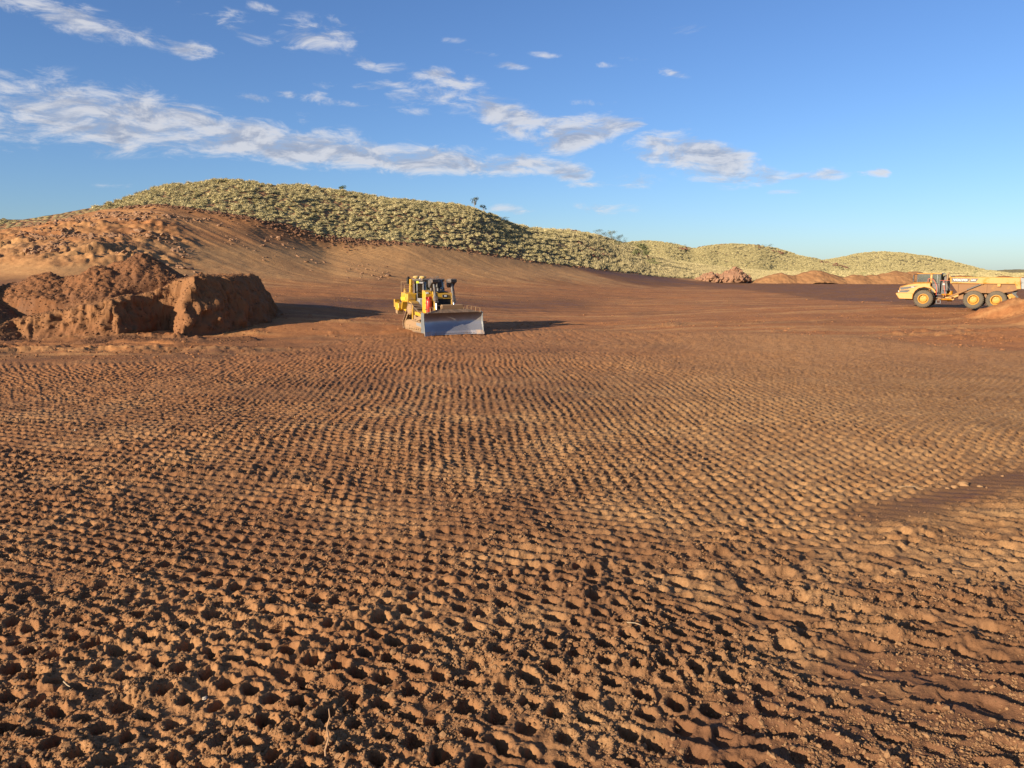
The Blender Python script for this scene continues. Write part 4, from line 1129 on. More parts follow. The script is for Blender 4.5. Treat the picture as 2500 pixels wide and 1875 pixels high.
    MB().prism([(-4.72, 1.30), (-4.35, 1.22), (-4.32, 1.55), (-4.72, 1.62)], -1.2, -.7).build('tool_pocket', YEL_DIRTY, R, bevel=.02)
    MB().prism([(-4.5, 2.5), (-4.35, 2.6), (-4.25, 1.2), (-4.5, .75), (-4.75, .6), (-4.6, 1.2)], -.11, .11).build('shank', DARKGREY, R, bevel=.01)
    for sy in (-1, 1):
        MB().cyl((-2.6, sy * .62, 2.7), (-4.1, sy * .62, 2.05), .10, n=12).build('ripper_cylinder', YEL, R, smooth=True)
        MB().prism([(-3.35, 1.75), (-2.85, 1.75), (-2.85, 2.9), (-3.0, 3.38), (-3.12, 3.40), (-3.22, 3.1)], sy * .95, sy * 1.08).build('lifting_bracket', YEL, D, bevel=.015)
        MB().tube([(-2.95, sy * .7, 2.9), (-3.0, sy * .7, 3.3), (-2.8, sy * .7, 3.4), (-2.6, sy * .7, 3.0)], .03, 6).build('ripper_hose', BLACK, D)
    # blade
    prof = [(.05, .44), (.35, .36), (.70, .20), (1.05, .10), (1.40, .09), (1.72, .17), (1.98, .34)]      # z, x of the face
    yst = [(-2.62, .42), (-2.40, .36), (-1.65, .03), (-1.4, 0), (1.4, 0), (1.65, .03), (2.40, .36), (2.62, .42)]
    bx = 3.15
    def skin(zx, x_off, ys):
        m = MB(); vs = []; n = len(zx)
        for (y, fx) in ys:
            for (z, x) in zx: vs.append((bx + x + fx + x_off, y, z))
        fs = [(k * n + i, (k + 1) * n + i, (k + 1) * n + i + 1, k * n + i + 1) for k in range(len(ys) - 1) for i in range(n - 1)]
        return vs, fs
    fine = []
    pz = [p[0] for p in prof]; pxx = [p[1] for p in prof]
    co = np.polyfit(pz, pxx, 4)
    for z in np.linspace(.30, 1.98, 14): fine.append((float(z), float(np.polyval(co, z))))
    m = MB()
    v1, f1 = skin(fine, 0, yst); v2, f2 = skin(fine, -.09, yst)
    o = len(v1); m.add(v1 + v2, f1 + [tuple(reversed([i + o for i in f])) for f in f2])
    n = len(fine); K = len(yst)
    rim = [(k * n + n - 1) for k in range(K)]; bot = [k * n for k in range(K)]
    ff = []
    for a_, b_ in zip(rim[:-1], rim[1:]): ff.append((a_, b_, b_ + o, a_ + o))
    for a_, b_ in zip(bot[:-1], bot[1:]): ff.append((a_, a_ + o, b_ + o, b_))
    for k in (0, K - 1):
        for i in range(n - 1): ff.append((k * n + i, k * n + i + 1, k * n + i + 1 + o, k * n + i + o))
    m.f += ff
    B = m.build('blade', BLADE, D, smooth=True)
    B.scale = (1, .95, .85)
    def strip(z0, z1, off, ya, yb, name, mat, th=.05):
        ys = [(y, f) for y, f in yst if ya <= y <= yb]
        ys = [(ya, float(np.interp(ya, [q[0] for q in yst], [q[1] for q in yst])))] + [q for q in ys if ya < q[0] < yb] + [(yb, float(np.interp(yb, [q[0] for q in yst], [q[1] for q in yst])))]
        zx = [(z0, float(np.polyval(co, z0)) + off + .03), (z1, float(np.polyval(co, z1)) + off)]
        m = MB(); v1, f1 = skin(zx, 0, ys); v2, f2 = skin(zx, -th, ys); o = len(v1)
        m.add(v1 + v2, f1 + [tuple(reversed([i + o for i in f])) for f in f2])
        K = len(ys)
        for k in range(K - 1):
            m.f.append((2 * k + 1, 2 * k + 3, 2 * k + 3 + o, 2 * k + 1 + o)); m.f.append((2 * k, 2 * k + o, 2 * k + 2 + o, 2 * k + 2))
        m.f += [(0, 1, 1 + o, o), (2 * K - 2, 2 * K - 2 + o, 2 * K - 1 + o, 2 * K - 1)]
        return m.build(name, mat, B)
    EDGE = simple('polished cutting edge', (.34, .32, .33), .45, metal=.4, dirt=.35, dirt_col=(.30, .19, .12), scale=2)
    ENDB = simple('end bit steel', (.42, .36, .32), .5, metal=.7, dirt=.5, dirt_col=(.42, .27, .17), scale=5)
    ed = strip(.0, .33, .03, -2.04, 2.04, 'cutting_edge', EDGE)
    bo = MB()
    for i in range(22): 
        y = -1.85 + i * 3.7 / 21; fx = float(np.interp(y, [q[0] for q in yst], [q[1] for q in yst]))
        bo.cyl((bx + float(np.polyval(co, .12)) + fx + .02, y, .12), (bx + float(np.polyval(co, .12)) + fx + .075, y, .12), .028, n=6)
    bo.build('plough_bolts', DARKGREY, ed, kind='stuff')
    strip(-.02, .36, .04, -2.68, -2.05, 'end_bit', ENDB); strip(-.02, .36, .04, 2.05, 2.68, 'end_bit', ENDB)
    # end plates, spill plate, top box, rails
    for sy in (-1, 1):
        pl = [(bx + .40 + float(np.polyval(co, z)) + d_, z) for z, d_ in ((.22, .06), (.7, .20), (1.15, .26), (1.6, .18), (1.98, .02))]
        pl += [(bx + .40, 2.06), (bx + .22, 2.02), (bx + .20, .25)]
        MB().prism(pl, sy * 2.60, sy * 2.66).build('end_plate', STEELPALE, B, bevel=.01)
    sp = MB()
    zx = float(np.polyval(co, 1.98))
    poly = [(-2.60, 1.99), (2.60, 1.99), (2.45, 2.02), (1.25, 2.30), (-1.25, 2.30), (-2.45, 2.02)]
    sp.prism([(y, z) for y, z in poly], bx + zx - .10, bx + zx + .02, axis='x')
    # bend wings forward with the blade
    sp.v = [(x + .30 * (max(0, abs(y) - 1.5) / .85) + .25 * (z - 1.98), y, z) for x, y, z in sp.v]
    sp.build('spill_plate', simple('scoured brown spill plate', (.16, .11, .075), .6, metal=.3, dirt=.5, dirt_col=(.25, .15, .09)), B, bevel=.01)
    MB().prism([(bx + .20, 2.28), (bx + .46, 2.28), (bx + .52, 2.66), (bx + .25, 2.70), (bx + .15, 2.60)], -.92, .92).build('spill_box', YEL_DIRTY, B, bevel=.02)
    rl = MB()
    for sy in (-1, 1):
        top = []
        for k in range(5):
            y = sy * (1.0 + k * .34); zb_ = 2.28 if abs(y) < 1.25 else 2.28 - (abs(y) - 1.25) * .25
            x = bx + zx + .04 + .30 * max(0, abs(y) - 1.5) / .85 + .08
            rl.cyl((x, y, zb_ - .05), (x, y, zb_ + .36), .022, n=6); top.append((x, y, zb_ + .36))
        rl.tube(top, .016, 6)
    rl.build('blade_rail', YEL_DIRTY, B, kind='stuff')
    back = MB().box((bx - .18, 0, .9), (.35, 3.4, 1.2)); back.prism([(2.2, .6), (3.05, .5), (3.05, 1.1), (2.2, 1.2)], -.35, .35); back.build('blade_backing', YEL_DIRTY, B, bevel=.03)
    return D
DOZER = bulldozer()

# ------------------------------------------------------------------ dump truck (X forward, Y left, Z up; origin under the front axle)
def text_mesh(body, size, name, mat, parent, M, extrude=.006, shear=0.0, bold=0.0, sx=1.0):
    cu = bpy.data.curves.new(name, 'FONT'); cu.body = body; cu.size = size; cu.extrude = extrude; cu.shear = shear; cu.offset = bold
    cu.align_x = 'LEFT'; cu.align_y = 'CENTER'; cu.resolution_u = 3
    o = bpy.data.objects.new(name + '_curve', cu); COL.objects.link(o)
    dg = bpy.context.evaluated_depsgraph_get()
    me = bpy.data.meshes.new_from_object(o.evaluated_get(dg))
    bpy.data.objects.remove(o); bpy.data.curves.remove(cu)
    me.transform(M @ Matrix.Diagonal((sx, 1, 1, 1)))
    me.name = name
    return link(name, me, mat, parent)

def dump_truck():
    c = at(2258, 750, 82.0)
    b = math.radians(36)
    gz = float(base_h(c.x, c.y)) + .08
    Tk = thing('dump_truck', 'yellow six wheel articulated dump truck standing at the right edge', 'dump truck', (c.x, c.y, gz), math.pi - b)
    R_ = .90
    def wheel(x, y, sink=0.0):
        sy = 1 if y > 0 else -1
        z = R_ - sink
        w_ = thing_part('wheel', Tk, (x, y, z))
        prof = [(-.30, .47), (-.37, .50), (-.385, .60), (-.375, .78), (-.33, .86), (-.28, .885), (.28, .885), (.33, .86), (.375, .78), (.385, .60), (.37, .50), (.30, .47)]
        t = MB().lathe(prof, (0, 0, 0), n=40, cap=False)
        for k in range(30):
            a_ = 2 * math.pi * k / 30
            for s in (-1, 1):
                M = Matrix.Rotation(a_ + (0 if s < 0 else math.pi / 30), 4, 'Y') @ Matrix.Translation((0, s * .17, .885)) @ Matrix.Rotation(s * .35, 4, 'Z')
                bb = MB().box((0, 0, .005), (.10, .34, .05)); t.add(bb.v, bb.f, M)
        t.build('tyre', TYRE, w_, smooth=True)
        rm = MB().lathe([(sy * .33, .50), (sy * .385, .515), (sy * .40, .47), (sy * .36, .42), (sy * .12, .385), (sy * .10, .30)], (0, 0, 0), n=30, cap=False)
        rm.build('rim', RIM, w_, smooth=True)
        MB().lathe([(sy * .10, .36), (sy * .18, .355), (sy * .24, .33), (sy * .26, .26), (sy * .27, .001)], (0, 0, 0), n=26).build('hub', RIM, w_, smooth=True)
        bl = MB()
        for k in range(12):
            a_ = 2 * math.pi * k / 12; bl.cyl((.30 * math.cos(a_), sy * .24, .30 * math.sin(a_)), (.30 * math.cos(a_), sy * .285, .30 * math.sin(a_)), .022, n=6)
        bl.build('wheel_nuts', RIM, w_, kind='stuff')
    for y in (1.30, -1.30):
        wheel(0, y); wheel(-4.52, y); wheel(-6.48, y)
    # front body
    prof = [(2.52, .98), (2.56, 1.42), (2.46, 1.48), (2.42, 2.02), (2.30, 2.18), (1.5, 2.44), (.75, 2.58), (-.55, 2.62), (-.55, 2.30), (-.95, 1.9), (-1.15, 1.55), (-1.02, 1.50),
            (-.86, 1.72), (-.55, 1.98), (0, 2.10), (.50, 1.98), (.82, 1.70), (.98, 1.36), (1.02, .90), (1.45, .86)]
    def flank(y0, y1): return MB().prism(prof, y0, y1)
    hood = flank(1.05, 1.48); hood.v = [(x - (.10 if y > 1.4 and x > 2.0 else 0), y, z - (.10 if (y > 1.4 and z > 2.1) else 0)) for x, y, z in hood.v]
    H = hood.build('front_fender', VYEL, Tk, bevel=.03)
    hood = flank(-1.48, -1.05); hood.build('front_fender', VYEL, Tk, bevel=.03)
    MB().prism([(2.48, 1.0), (2.56, 1.42), (2.46, 1.48), (2.42, 2.02), (2.30, 2.18), (1.5, 2.44), (.75, 2.60), (-.55, 2.64), (-.55, 1.0)], -1.05, 1.05).build('bonnet', VYEL, Tk, bevel=.03)
    MB().prism([(2.30, .86), (2.66, 1.38), (2.62, 1.47), (1.06, 1.47), (1.02, .84)], -1.52, 1.52).build('bumper', VYEL, Tk, bevel=.03)
    for sy in (1, -1):
        g1 = MB().prism([(2.20, 1.78), (2.30, 2.02), (2.16, 2.06), (1.05, 2.20), (.55, 2.24), (1.20, 1.98), (1.52, 1.92)], sy * 1.482, sy * 1.495).build('side_vent', BLACK, Tk)
        g2 = MB().prism([(2.32, 1.52), (2.25, 1.74), (1.30, 1.80), (1.42, 1.62), (1.62, 1.53)], sy * 1.482, sy * 1.495).build('side_vent', BLACK, Tk)
        for k in range(4): MB().box((1.82 + .0 * k, sy * 1.50, 1.83 + .06 * k), (.75 - .08 * k, .012, .015), (0, .06, 0)).build('vent_slat', DARKGREY, g1)
        for k in range(3): MB().box((1.86, sy * 1.50, 1.57 + .065 * k), (.6, .012, .015)).build('vent_slat', DARKGREY, g2)
        text_mesh('A45G', .13, 'model_badge', WHITE, g1, (Matrix.Translation((1.25, sy * 1.503, 2.09)) @ Matrix.Rotation(math.pi, 4, 'Z') @ Matrix.Rotation(math.pi / 2, 4, 'X')) if sy > 0 else (Matrix.Translation((.9, sy * 1.503, 2.09)) @ Matrix.Rotation(math.pi / 2, 4, 'X')), bold=.004)
        MB().box((2.44, sy * 1.15, 1.62), (.08, .22, .2)).build('headlamp', LAMP, Tk, bevel=.02)
        fl = MB().tube([( .98 * math.cos(a_) , sy * 1.50, .92 + 1.05 * math.sin(a_)) for a_ in np.linspace(.5, 2.85, 14)], .045, 6); fl.build('fender_lip', BLACK, Tk)
        inn = MB()
        for a0, a1 in zip(np.linspace(.2, 2.95, 14)[:-1], np.linspace(.2, 2.95, 14)[1:]):
            inn.add([(1.0 * math.cos(a), sy * y, .92 + 1.03 * math.sin(a)) for a, y in ((a0, .95), (a1, .95), (a1, 1.47), (a0, 1.47))], [(0, 1, 2, 3)])
        inn.build('wheel_arch', BLACK, Tk)
    gr = MB()
    for k in range(7): gr.box((2.46, 0, 1.55 + .065 * k), (.03, 1.7, .02))
    gr.build('front_grille', BLACK, Tk, kind='stuff')
    text_mesh('VOLVO', .20, 'front_lettering', WHITE, Tk, Matrix.Translation((2.47, -.42, 2.07)) @ Matrix.Rotation(math.pi / 2, 4, 'Z') @ Matrix.Rotation(math.pi / 2, 4, 'X'), bold=.01)
    # cab
    fr = MB()
    xf, xr, yw = .72, -1.38, .92
    for sy in (-1, 1):
        fr.prism([(xf, 2.58), (xf + .10, 2.58), (xf + .04, 3.42), (xf - .06, 3.42)], sy * yw, sy * (yw - .10))
        fr.prism([(xr, 1.5), (xr + .10, 1.5), (xr + .10, 3.42), (xr, 3.42)], sy * yw, sy * (yw - .10))
        fr.box(((xf + xr) / 2, sy * (yw - .05), 3.40), (xf - xr, .10, .08))
        fr.box((-.95, sy * (yw - .05), 1.6), (.9, .1, .2))
    fr.box((xf, 0, 3.40), (.1, 1.8, .08)); fr.box((xr + .05, 0, 3.40), (.1, 1.8, .08)); fr.box((xr + .06, 0, 2.0), (.08, 1.75, 1.2)); fr.box((-.35, 0, 1.55), (2.0, 1.8, .1))
    cab = fr.build('cab', BLACK, Tk, bevel=.012)
    for sy in (-1, 1):
        MB().prism([(-.62, 2.45), (-.42, 2.45), (-.42, 3.42), (-.60, 3.42)], sy * .90, sy * .95).build('door_post', VYEL, cab, bevel=.01)
        MB().prism([(-.40, 2.60), (.74, 2.60), (.70, 3.38), (-.40, 3.38)], sy * .885, sy * .897).build('side_window', GLASS, cab)
        d = MB().prism([(-1.30, 1.6), (-.60, 1.6), (-.60, 2.48), (-1.30, 2.48)], sy * .88, sy * .93).build('door', DARKGREY, cab, bevel=.012)
        MB().prism([(-1.28, 2.52), (-.62, 2.52), (-.62, 3.38), (-1.28, 3.38)], sy * .885, sy * .897).build('door_window', GLASS, d)
        MB().box((-1.08, sy * .94, 2.55), (.04, .03, 1.7)).build('door_frame', GREYDOOR, d)
        MB().box((-.72, sy * .95, 2.2), (.16, .04, .05)).build('door_handle', BLACK, d)
    MB().box((xf + .02, 0, 3.0), (.012, 1.66, .8), (0, -.07, 0)).build('windscreen', GLASS, cab)
    MB().box((xr + .03, 0, 2.98), (.012, 1.66, .76)).build('rear_window', GLASS, cab)
    MB().prism([(.92, 3.44), (.84, 3.52), (-1.40, 3.56), (-1.50, 3.44)], -.98, .98).build('roof', VYEL, cab, bevel=.03)
    s = MB().box((-.65, 0, 2.15), (.5, .5, .16)); s.box((-.92, 0, 2.55), (.13, .5, .8)); s.box((-.65, 0, 1.85), (.25, .25, .5)); s.build('seat', BLACK, cab, bevel=.03)
    s = MB().tube([(.45, 0, 2.2), (.15, 0, 2.62)], .03); s.lathe([(-.02, .20), (0, .225), (.02, .20)], (.12, 0, 2.65), axis='x'); s.build('steering_wheel', BLACK, cab)
    ms = MB(); 
    for sy in (-1, 1): ms.tube([(.75, sy * .9, 3.40), (1.05, sy * 1.25, 3.38), (1.08, sy * 1.28, 2.75), (.9, sy * 1.05, 2.62)], .025, 6)
    ms.build('mirror_arm', BLACK, Tk)
    for sy in (-1, 1):
        MB().box((1.08, sy * 1.30, 3.12), (.10, .24, .46)).build('mirror', BLACK, Tk, bevel=.02); MB().box((1.08, sy * 1.30, 2.76), (.10, .22, .22)).build('mirror', BLACK, Tk, bevel=.02)
    # service platform behind the cab: exhaust, rails, tanks, radiator pack
    MB().prism([(-2.05, 1.35), (-1.45, 1.35), (-1.45, 2.75), (-2.05, 2.75)], -1.1, .75).build('engine_bay_pack', BLACK, Tk, bevel=.03)
    MB().box((-1.85, .86, 2.2), (.5, .2, .9)).build('side_tank', DARKGREY, Tk, bevel=.03)
    MB().box((-1.72, .985, 2.42), (.2, .02, .16)).build('notice_plate', WHITE, Tk)
    e = MB().cyl((-1.95, .55, 2.7), (-1.95, .55, 3.42), .085, n=14); e.cyl((-1.95, .55, 3.42), (-2.12, .55, 3.56), .085, n=14); e.build('exhaust_stack', YEL_DIRTY, Tk, smooth=True)
    cl = MB().lathe([(2.75, .24), (3.2, .24), (3.3, .16), (3.36, .001)], (-1.7, -.2, 0), axis='z', n=18); cl.build('air_cleaner', DARKGREY, Tk, smooth=True)
    MB().tube([(-2.0, .2, 3.3), (-2.0, .2, 3.52), (-3.2, .25, 3.52)], .02, 6).build('aerial', BLACK, Tk)
    for (x, z) in ((-1.60, 3.50), (-1.72, 3.45)): MB().box((x, .6, z), (.10, .14, .12)).build('work_lamp', BLACK, Tk)
    r1 = MB().tube([(-.30, 1.40, 2.62), (-.30, 1.44, 2.95), (-.55, 1.44, 3.0), (-.80, 1.44, 2.88), (-1.05, 1.44, 2.45), (-1.15, 1.44, 1.95), (-1.15, 1.44, 1.3)], .028, 8); r1.build('handrail', REDRAIL, Tk)
    r2 = MB().tube([(-1.72, 1.30, 2.78), (-1.80, 1.35, 2.2), (-2.0, 1.40, 1.2)], .028, 8); r2.tube([(-1.35, 1.25, 2.80), (-2.3, 1.25, 2.80)], .022, 6); r2.build('handrail', REDRAIL, Tk)
    r3 = MB().tube([(-1.95, 1.2, 2.75), (-2.1, 1.25, 2.2), (-2.5, 1.3, 1.7)], .03, 6); r3.build('hydraulic_hose', DARKGREY, Tk)
    ld = MB()
    for z in (1.35, 1.05, .78): ld.box((-1.38, 1.35, z), (.42, .30, .05))
    ld.build('access_step', DARKGREY, Tk)
    lf = MB().tube([(-1.20, 1.42, .82), (-1.20, 1.42, .45), (-1.58, 1.42, .45), (-1.58, 1.42, .82)], .03, 6); lf.build('step_loop', STEELPALE, Tk)
    # chassis
    MB().prism([(1.9, .72), (1.9, 1.05), (-1.3, 1.05), (-2.1, .95), (-2.1, .70)], -.42, .42).build('front_frame', VYEL_D, Tk, bevel=.02)
    hc = MB().cyl((-2.25, 0, .62), (-2.25, 0, 1.75), .24, n=18); hc.box((-2.0, 0, 1.2), (.7, .6, .5)); hc.cyl((-2.6, 0, .95), (-2.6, .9, .95), .16, n=14); hc.build('articulation_hitch', VYEL, Tk, smooth=True)
    for z in (.85, 1.35): MB().cyl((-1.6, 1.0, z), (-2.5, .55, z), .09, n=12).build('steering_cylinder', VYEL, Tk, smooth=True)
    MB().prism([(-2.2, .92), (-2.2, 1.22), (-3.6, 1.50), (-7.6, 1.50), (-8.0, 1.3), (-7.6, 1.15), (-3.6, 1.10)], .36, .52).build('rear_frame', VYEL, Tk, bevel=.02)
    MB().prism([(-2.2, .92), (-2.2, 1.22), (-3.6, 1.50), (-7.6, 1.50), (-8.0, 1.3), (-7.6, 1.15), (-3.6, 1.10)], -.52, -.36).build('rear_frame', VYEL, Tk, bevel=.02)
    MB().box((-3.35, .92, 1.22), (.45, .35, .62)).build('battery_box', VYEL_D, Tk, bevel=.02)
    for x in (0, -4.52, -6.48): MB().cyl((x, -1.1, .9), (x, 1.1, .9), .20, n=14).build('axle', VYEL_D, Tk, smooth=True)
    MB().prism([(-4.5, .80), (-4.5, 1.08), (-6.5, 1.08), (-6.5, .80)], .62, .80).build('bogie_beam', VYEL_D, Tk, bevel=.02)
    MB().prism([(-5.35, .95), (-5.65, .95), (-5.60, 1.55), (-5.40, 1.55)], .55, .95).build('bogie_mount', VYEL_D, Tk, bevel=.02)
    hg = MB().prism([(-7.35, 1.50), (-7.85, 1.0), (-8.05, 1.05), (-8.15, 1.35), (-7.75, 1.62)], .58, .72); hg.cyl((-7.98, .5, 1.18), (-7.98, .8, 1.18), .17, n=14); hg.cyl((-7.58, .5, 1.12), (-7.58, .8, 1.12), .13, n=14); hg.build('dump_hinge', VYEL, Tk, bevel=.01)
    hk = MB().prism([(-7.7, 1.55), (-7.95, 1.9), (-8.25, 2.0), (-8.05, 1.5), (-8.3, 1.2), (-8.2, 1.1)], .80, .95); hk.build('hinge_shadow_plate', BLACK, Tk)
    # dump body: floor and walls as shells, top rail, ribs, tail
    body = MB()
    side = [(-2.42, 2.52), (-2.75, 2.0), (-3.05, 1.60), (-6.9, 1.56), (-8.45, 1.98), (-8.35, 2.52)]
    for sy in (-1, 1): body.prism(side, sy * 1.42, sy * 1.34)
    body.prism([(-2.42, 2.55), (-2.75, 2.0), (-3.05, 1.60), (-6.9, 1.56), (-8.45, 1.98), (-8.45, 2.06), (-6.9, 1.66), (-3.12, 1.70), (-2.84, 2.05), (-2.52, 2.58)], -1.38, 1.38)
    body.prism([(-2.30, 3.10), (-2.42, 2.50), (-2.52, 2.50), (-2.40, 3.12)], -1.6, 1.6)
    B = body.build('dump_body', VYEL_D, Tk, bevel=.012)
    for sy in (1, -1):
        rl = MB().prism([(-2.28, 3.16), (-2.36, 2.52), (-7.95, 2.50), (-8.10, 2.02), (-8.46, 2.00), (-8.30, 3.12)], sy * 1.44, sy * 1.62)
        r = rl.build('top_rail', VYEL, B, bevel=.02)
        MB().prism([(-6.45, 2.22), (-6.75, 2.22), (-6.75, 2.51), (-6.45, 2.51)], sy * 1.44, sy * 1.60).build('body_prop', VYEL, B, bevel=.02)
        MB().prism([(-2.45, 3.04), (-2.50, 2.66), (-4.62, 2.64), (-4.82, 3.02)], sy * 1.622, sy * 1.628).build('name_panel', DECAL, r)
        if sy > 0: M = lambda x, z: Matrix.Translation((x, 1.632, z)) @ Matrix.Rotation(math.pi, 4, 'Z') @ Matrix.Rotation(math.pi / 2, 4, 'X')
        else: M = lambda x, z: Matrix.Translation((-7.1 - x, -1.632, z)) @ Matrix.Rotation(math.pi / 2, 4, 'X')
        text_mesh('VOLVO', .27, 'lettering', WHITE, r, M(-2.62, 2.85), bold=.014, sx=1.38)
        text_mesh('A45G', .20, 'model_number', WHITE, r, M(-4.18, 2.84), bold=.008, sx=.85)
        sl = MB().prism([(-3.92, 2.645), (-4.00, 2.645), (-4.22, 3.03), (-4.14, 3.03)], sy * 1.629, sy * 1.634); sl.build('name_panel_slash', VYEL, r)
        MB().box((-3.05, sy * 1.44, 2.05), (.10, .08, .90)).build('body_rib', VYEL_D, B, bevel=.01)
        MB().box((-5.5, sy * 1.43, 2.03), (.22, .05, .90)).build('body_rib', VYEL_D, B, bevel=.01)
        MB().cyl((-2.35, sy * 1.52, 1.14), (-3.9, sy * 1.52, 1.88), .10, n=14).build('hoist_cylinder', VYEL_D, Tk, smooth=True); MB().cyl((-3.9, sy * 1.52, 1.88), (-5.05, sy * 1.52, 2.44), .075, n=14).build('hoist_rod', DARKGREY, Tk, smooth=True)
        MB().box((-5.1, sy * 1.50, 2.47), (.36, .18, .10)).build('hoist_bracket', VYEL_D, B, bevel=.01)
    for y in (-1.0, -.5, 0, .5, 1.0): MB().box((-2.42, y, 2.78), (.08, .10, .5)).build('headboard_rib', VYEL, B, bevel=.01)
    MB().prism([(-2.24, 3.24), (-2.24, 3.12), (-2.36, 3.12), (-2.36, 3.24)], -1.5, 1.62).build('headboard_cap', VYEL, B, bevel=.01)
    # steel tailgate swung out behind the body
    tg = MB().prism([(-8.42, 2.12), (-8.34, 3.08), (-9.9, 3.10), (-9.9, 2.14)], 1.30, 1.38); tg.prism([(-8.46, 2.02), (-8.42, 2.30), (-9.9, 2.30), (-9.9, 2.02)], 1.26, 1.44); tg.prism([(-8.40, 2.6), (-8.40, 2.7), (-9.9, 2.7), (-9.9, 2.6)], 1.28, 1.41)
    tg.prism([(-8.40, 2.02), (-8.40, 2.10), (-9.9, 2.10), (-9.9, 2.02)], -1.3, 1.3); tg.prism([(-9.82, 2.05), (-9.9, 2.05), (-9.9, 3.08), (-9.82, 3.08)], -1.3, 1.3)
    tg.prism([(-8.42, 2.12), (-8.34, 3.08), (-9.9, 3.10), (-9.9, 2.14)], -1.38, -1.30)
    t_ = tg.build('tailgate', STEELPALE, Tk, bevel=.008)
    MB().tube([(-8.75, 1.3, 2.02), (-8.80, 1.3, 1.86), (-8.92, 1.3, 1.86), (-8.95, 1.3, 2.02)], .02, 6).build('tailgate_hook', BLACK, t_)
    fl = MB().prism([(-6.9, .62), (-6.95, 1.35), (-7.0, 1.35), (-7.0, .62)], .95, 1.65)
    return Tk
def thing_part(name, parent, loc):
    e = bpy.data.objects.new(name, None); COL.objects.link(e); e.parent = parent; e.location = loc
    return e
TRUCK = dump_truck()
# ------------------------------------------------------------------ scatter helper (geometry nodes, for uncountable stuff only)
def scatter(name, label, cat, pts, scales, rots, variants, parts_mat, squash=1.0, tilt=None):
    lib = bpy.data.collections.new(name + '_kinds')
    for i, me in enumerate(variants):
        o = bpy.data.objects.new('%s_kind_%02d' % (name, i), me); lib.objects.link(o)
        if not me.materials: me.materials.append(parts_mat)
    me = bpy.data.meshes.new(name)
    n = len(pts)
    me.vertices.add(n); me.vertices.foreach_set('co', np.asarray(pts, np.float32).ravel())
    rng = np.random.default_rng(len(name) * 7 + n)
    a = me.attributes.new('sc', 'FLOAT_VECTOR', 'POINT')
    s = np.asarray(scales, np.float32)
    sv = np.stack([s * rng.uniform(.85, 1.2, n), s * rng.uniform(.85, 1.2, n), s * squash * rng.uniform(.85, 1.15, n)], -1)
    a.data.foreach_set('vector', sv.astype(np.float32).ravel())
    a = me.attributes.new('ro', 'FLOAT_VECTOR', 'POINT')
    ro = np.zeros((n, 3), np.float32); ro[:, 2] = rots
    if tilt: ro[:, 0] = rng.uniform(-tilt, tilt, n); ro[:, 1] = rng.uniform(-tilt, tilt, n)
    a.data.foreach_set('vector', ro.ravel())
    a = me.attributes.new('vi', 'INT', 'POINT'); a.data.foreach_set('value', rng.integers(0, len(variants), n).astype(np.int32))
    o = link(name, me, parts_mat, kind='stuff', label=label, category=cat)
    ng = bpy.data.node_groups.new(name, 'GeometryNodeTree')
    ng.interface.new_socket('Geometry', in_out='INPUT', socket_type='NodeSocketGeometry'); ng.interface.new_socket('Geometry', in_out='OUTPUT', socket_type='NodeSocketGeometry')
    gi = ng.nodes.new('NodeGroupInput'); go = ng.nodes.new('NodeGroupOutput')
    ip = ng.nodes.new('GeometryNodeInstanceOnPoints'); ci = ng.nodes.new('GeometryNodeCollectionInfo')
    ci.inputs['Collection'].default_value = lib; ci.inputs['Separate Children'].default_value = True; ci.inputs['Reset Children'].default_value = True
    def at_(nm, ty):
        nd = ng.nodes.new('GeometryNodeInputNamedAttribute'); nd.data_type = ty; nd.inputs['Name'].default_value = nm
        return nd.outputs['Attribute']
    L = ng.links.new
    L(gi.outputs[0], ip.inputs['Points']); L(ci.outputs[0], ip.inputs['Instance'])
    ip.inputs['Pick Instance'].default_value = True
    L(at_('vi', 'INT'), ip.inputs['Instance Index']); L(at_('sc', 'FLOAT_VECTOR'), ip.inputs['Scale']); L(at_('ro', 'FLOAT_VECTOR'), ip.inputs['Rotation'])
    L(ip.outputs[0], go.inputs[0])
    md = o.modifiers.new('scatter', 'NODES'); md.node_group = ng
    return o

def plant_mat(name, a, b, rough=.8, trans=.0):
    m, t, p = new_mat(name)
    oi = t.node('ShaderNodeObjectInfo')
    tc = t.node('ShaderNodeTexCoord')
    n = t.noise(tc.outputs['Object'], 5.0, 3, .6)
    f = t.math('ADD', t.math('MULTIPLY', oi.outputs['Random'], .65), t.math('MULTIPLY', n, .35))
    t.link(t.mix(f, rgb(a), rgb(b)), p.inputs['Base Color'])
    p.inputs['Roughness'].default_value = rough; p.inputs['Specular IOR Level'].default_value = .2
    return m
SPIN = plant_mat('spinifex', (.335, .280, .125), (.53, .435, .225))
SPIN_FAR = plant_mat('distant spinifex', (.32, .268, .125), (.45, .375, .19))
STRAW = plant_mat('dry straw grass', (.32, .26, .125), (.47, .38, .20))
LEAF_OLIVE = plant_mat('olive leaves', (.12, .125, .05), (.22, .215, .09))
LEAF_GREY = plant_mat('grey green leaves', (.075, .09, .055), (.15, .16, .10))
LEAF_GREEN = plant_mat('green leaves', (.09, .115, .035), (.17, .19, .06))
BARK = simple('pale bark', (.30, .24, .18), .9, spec=.2)
CRUMB = plant_mat('soil crumbs', (.135, .068, .032), (.29, .16, .075), .95)

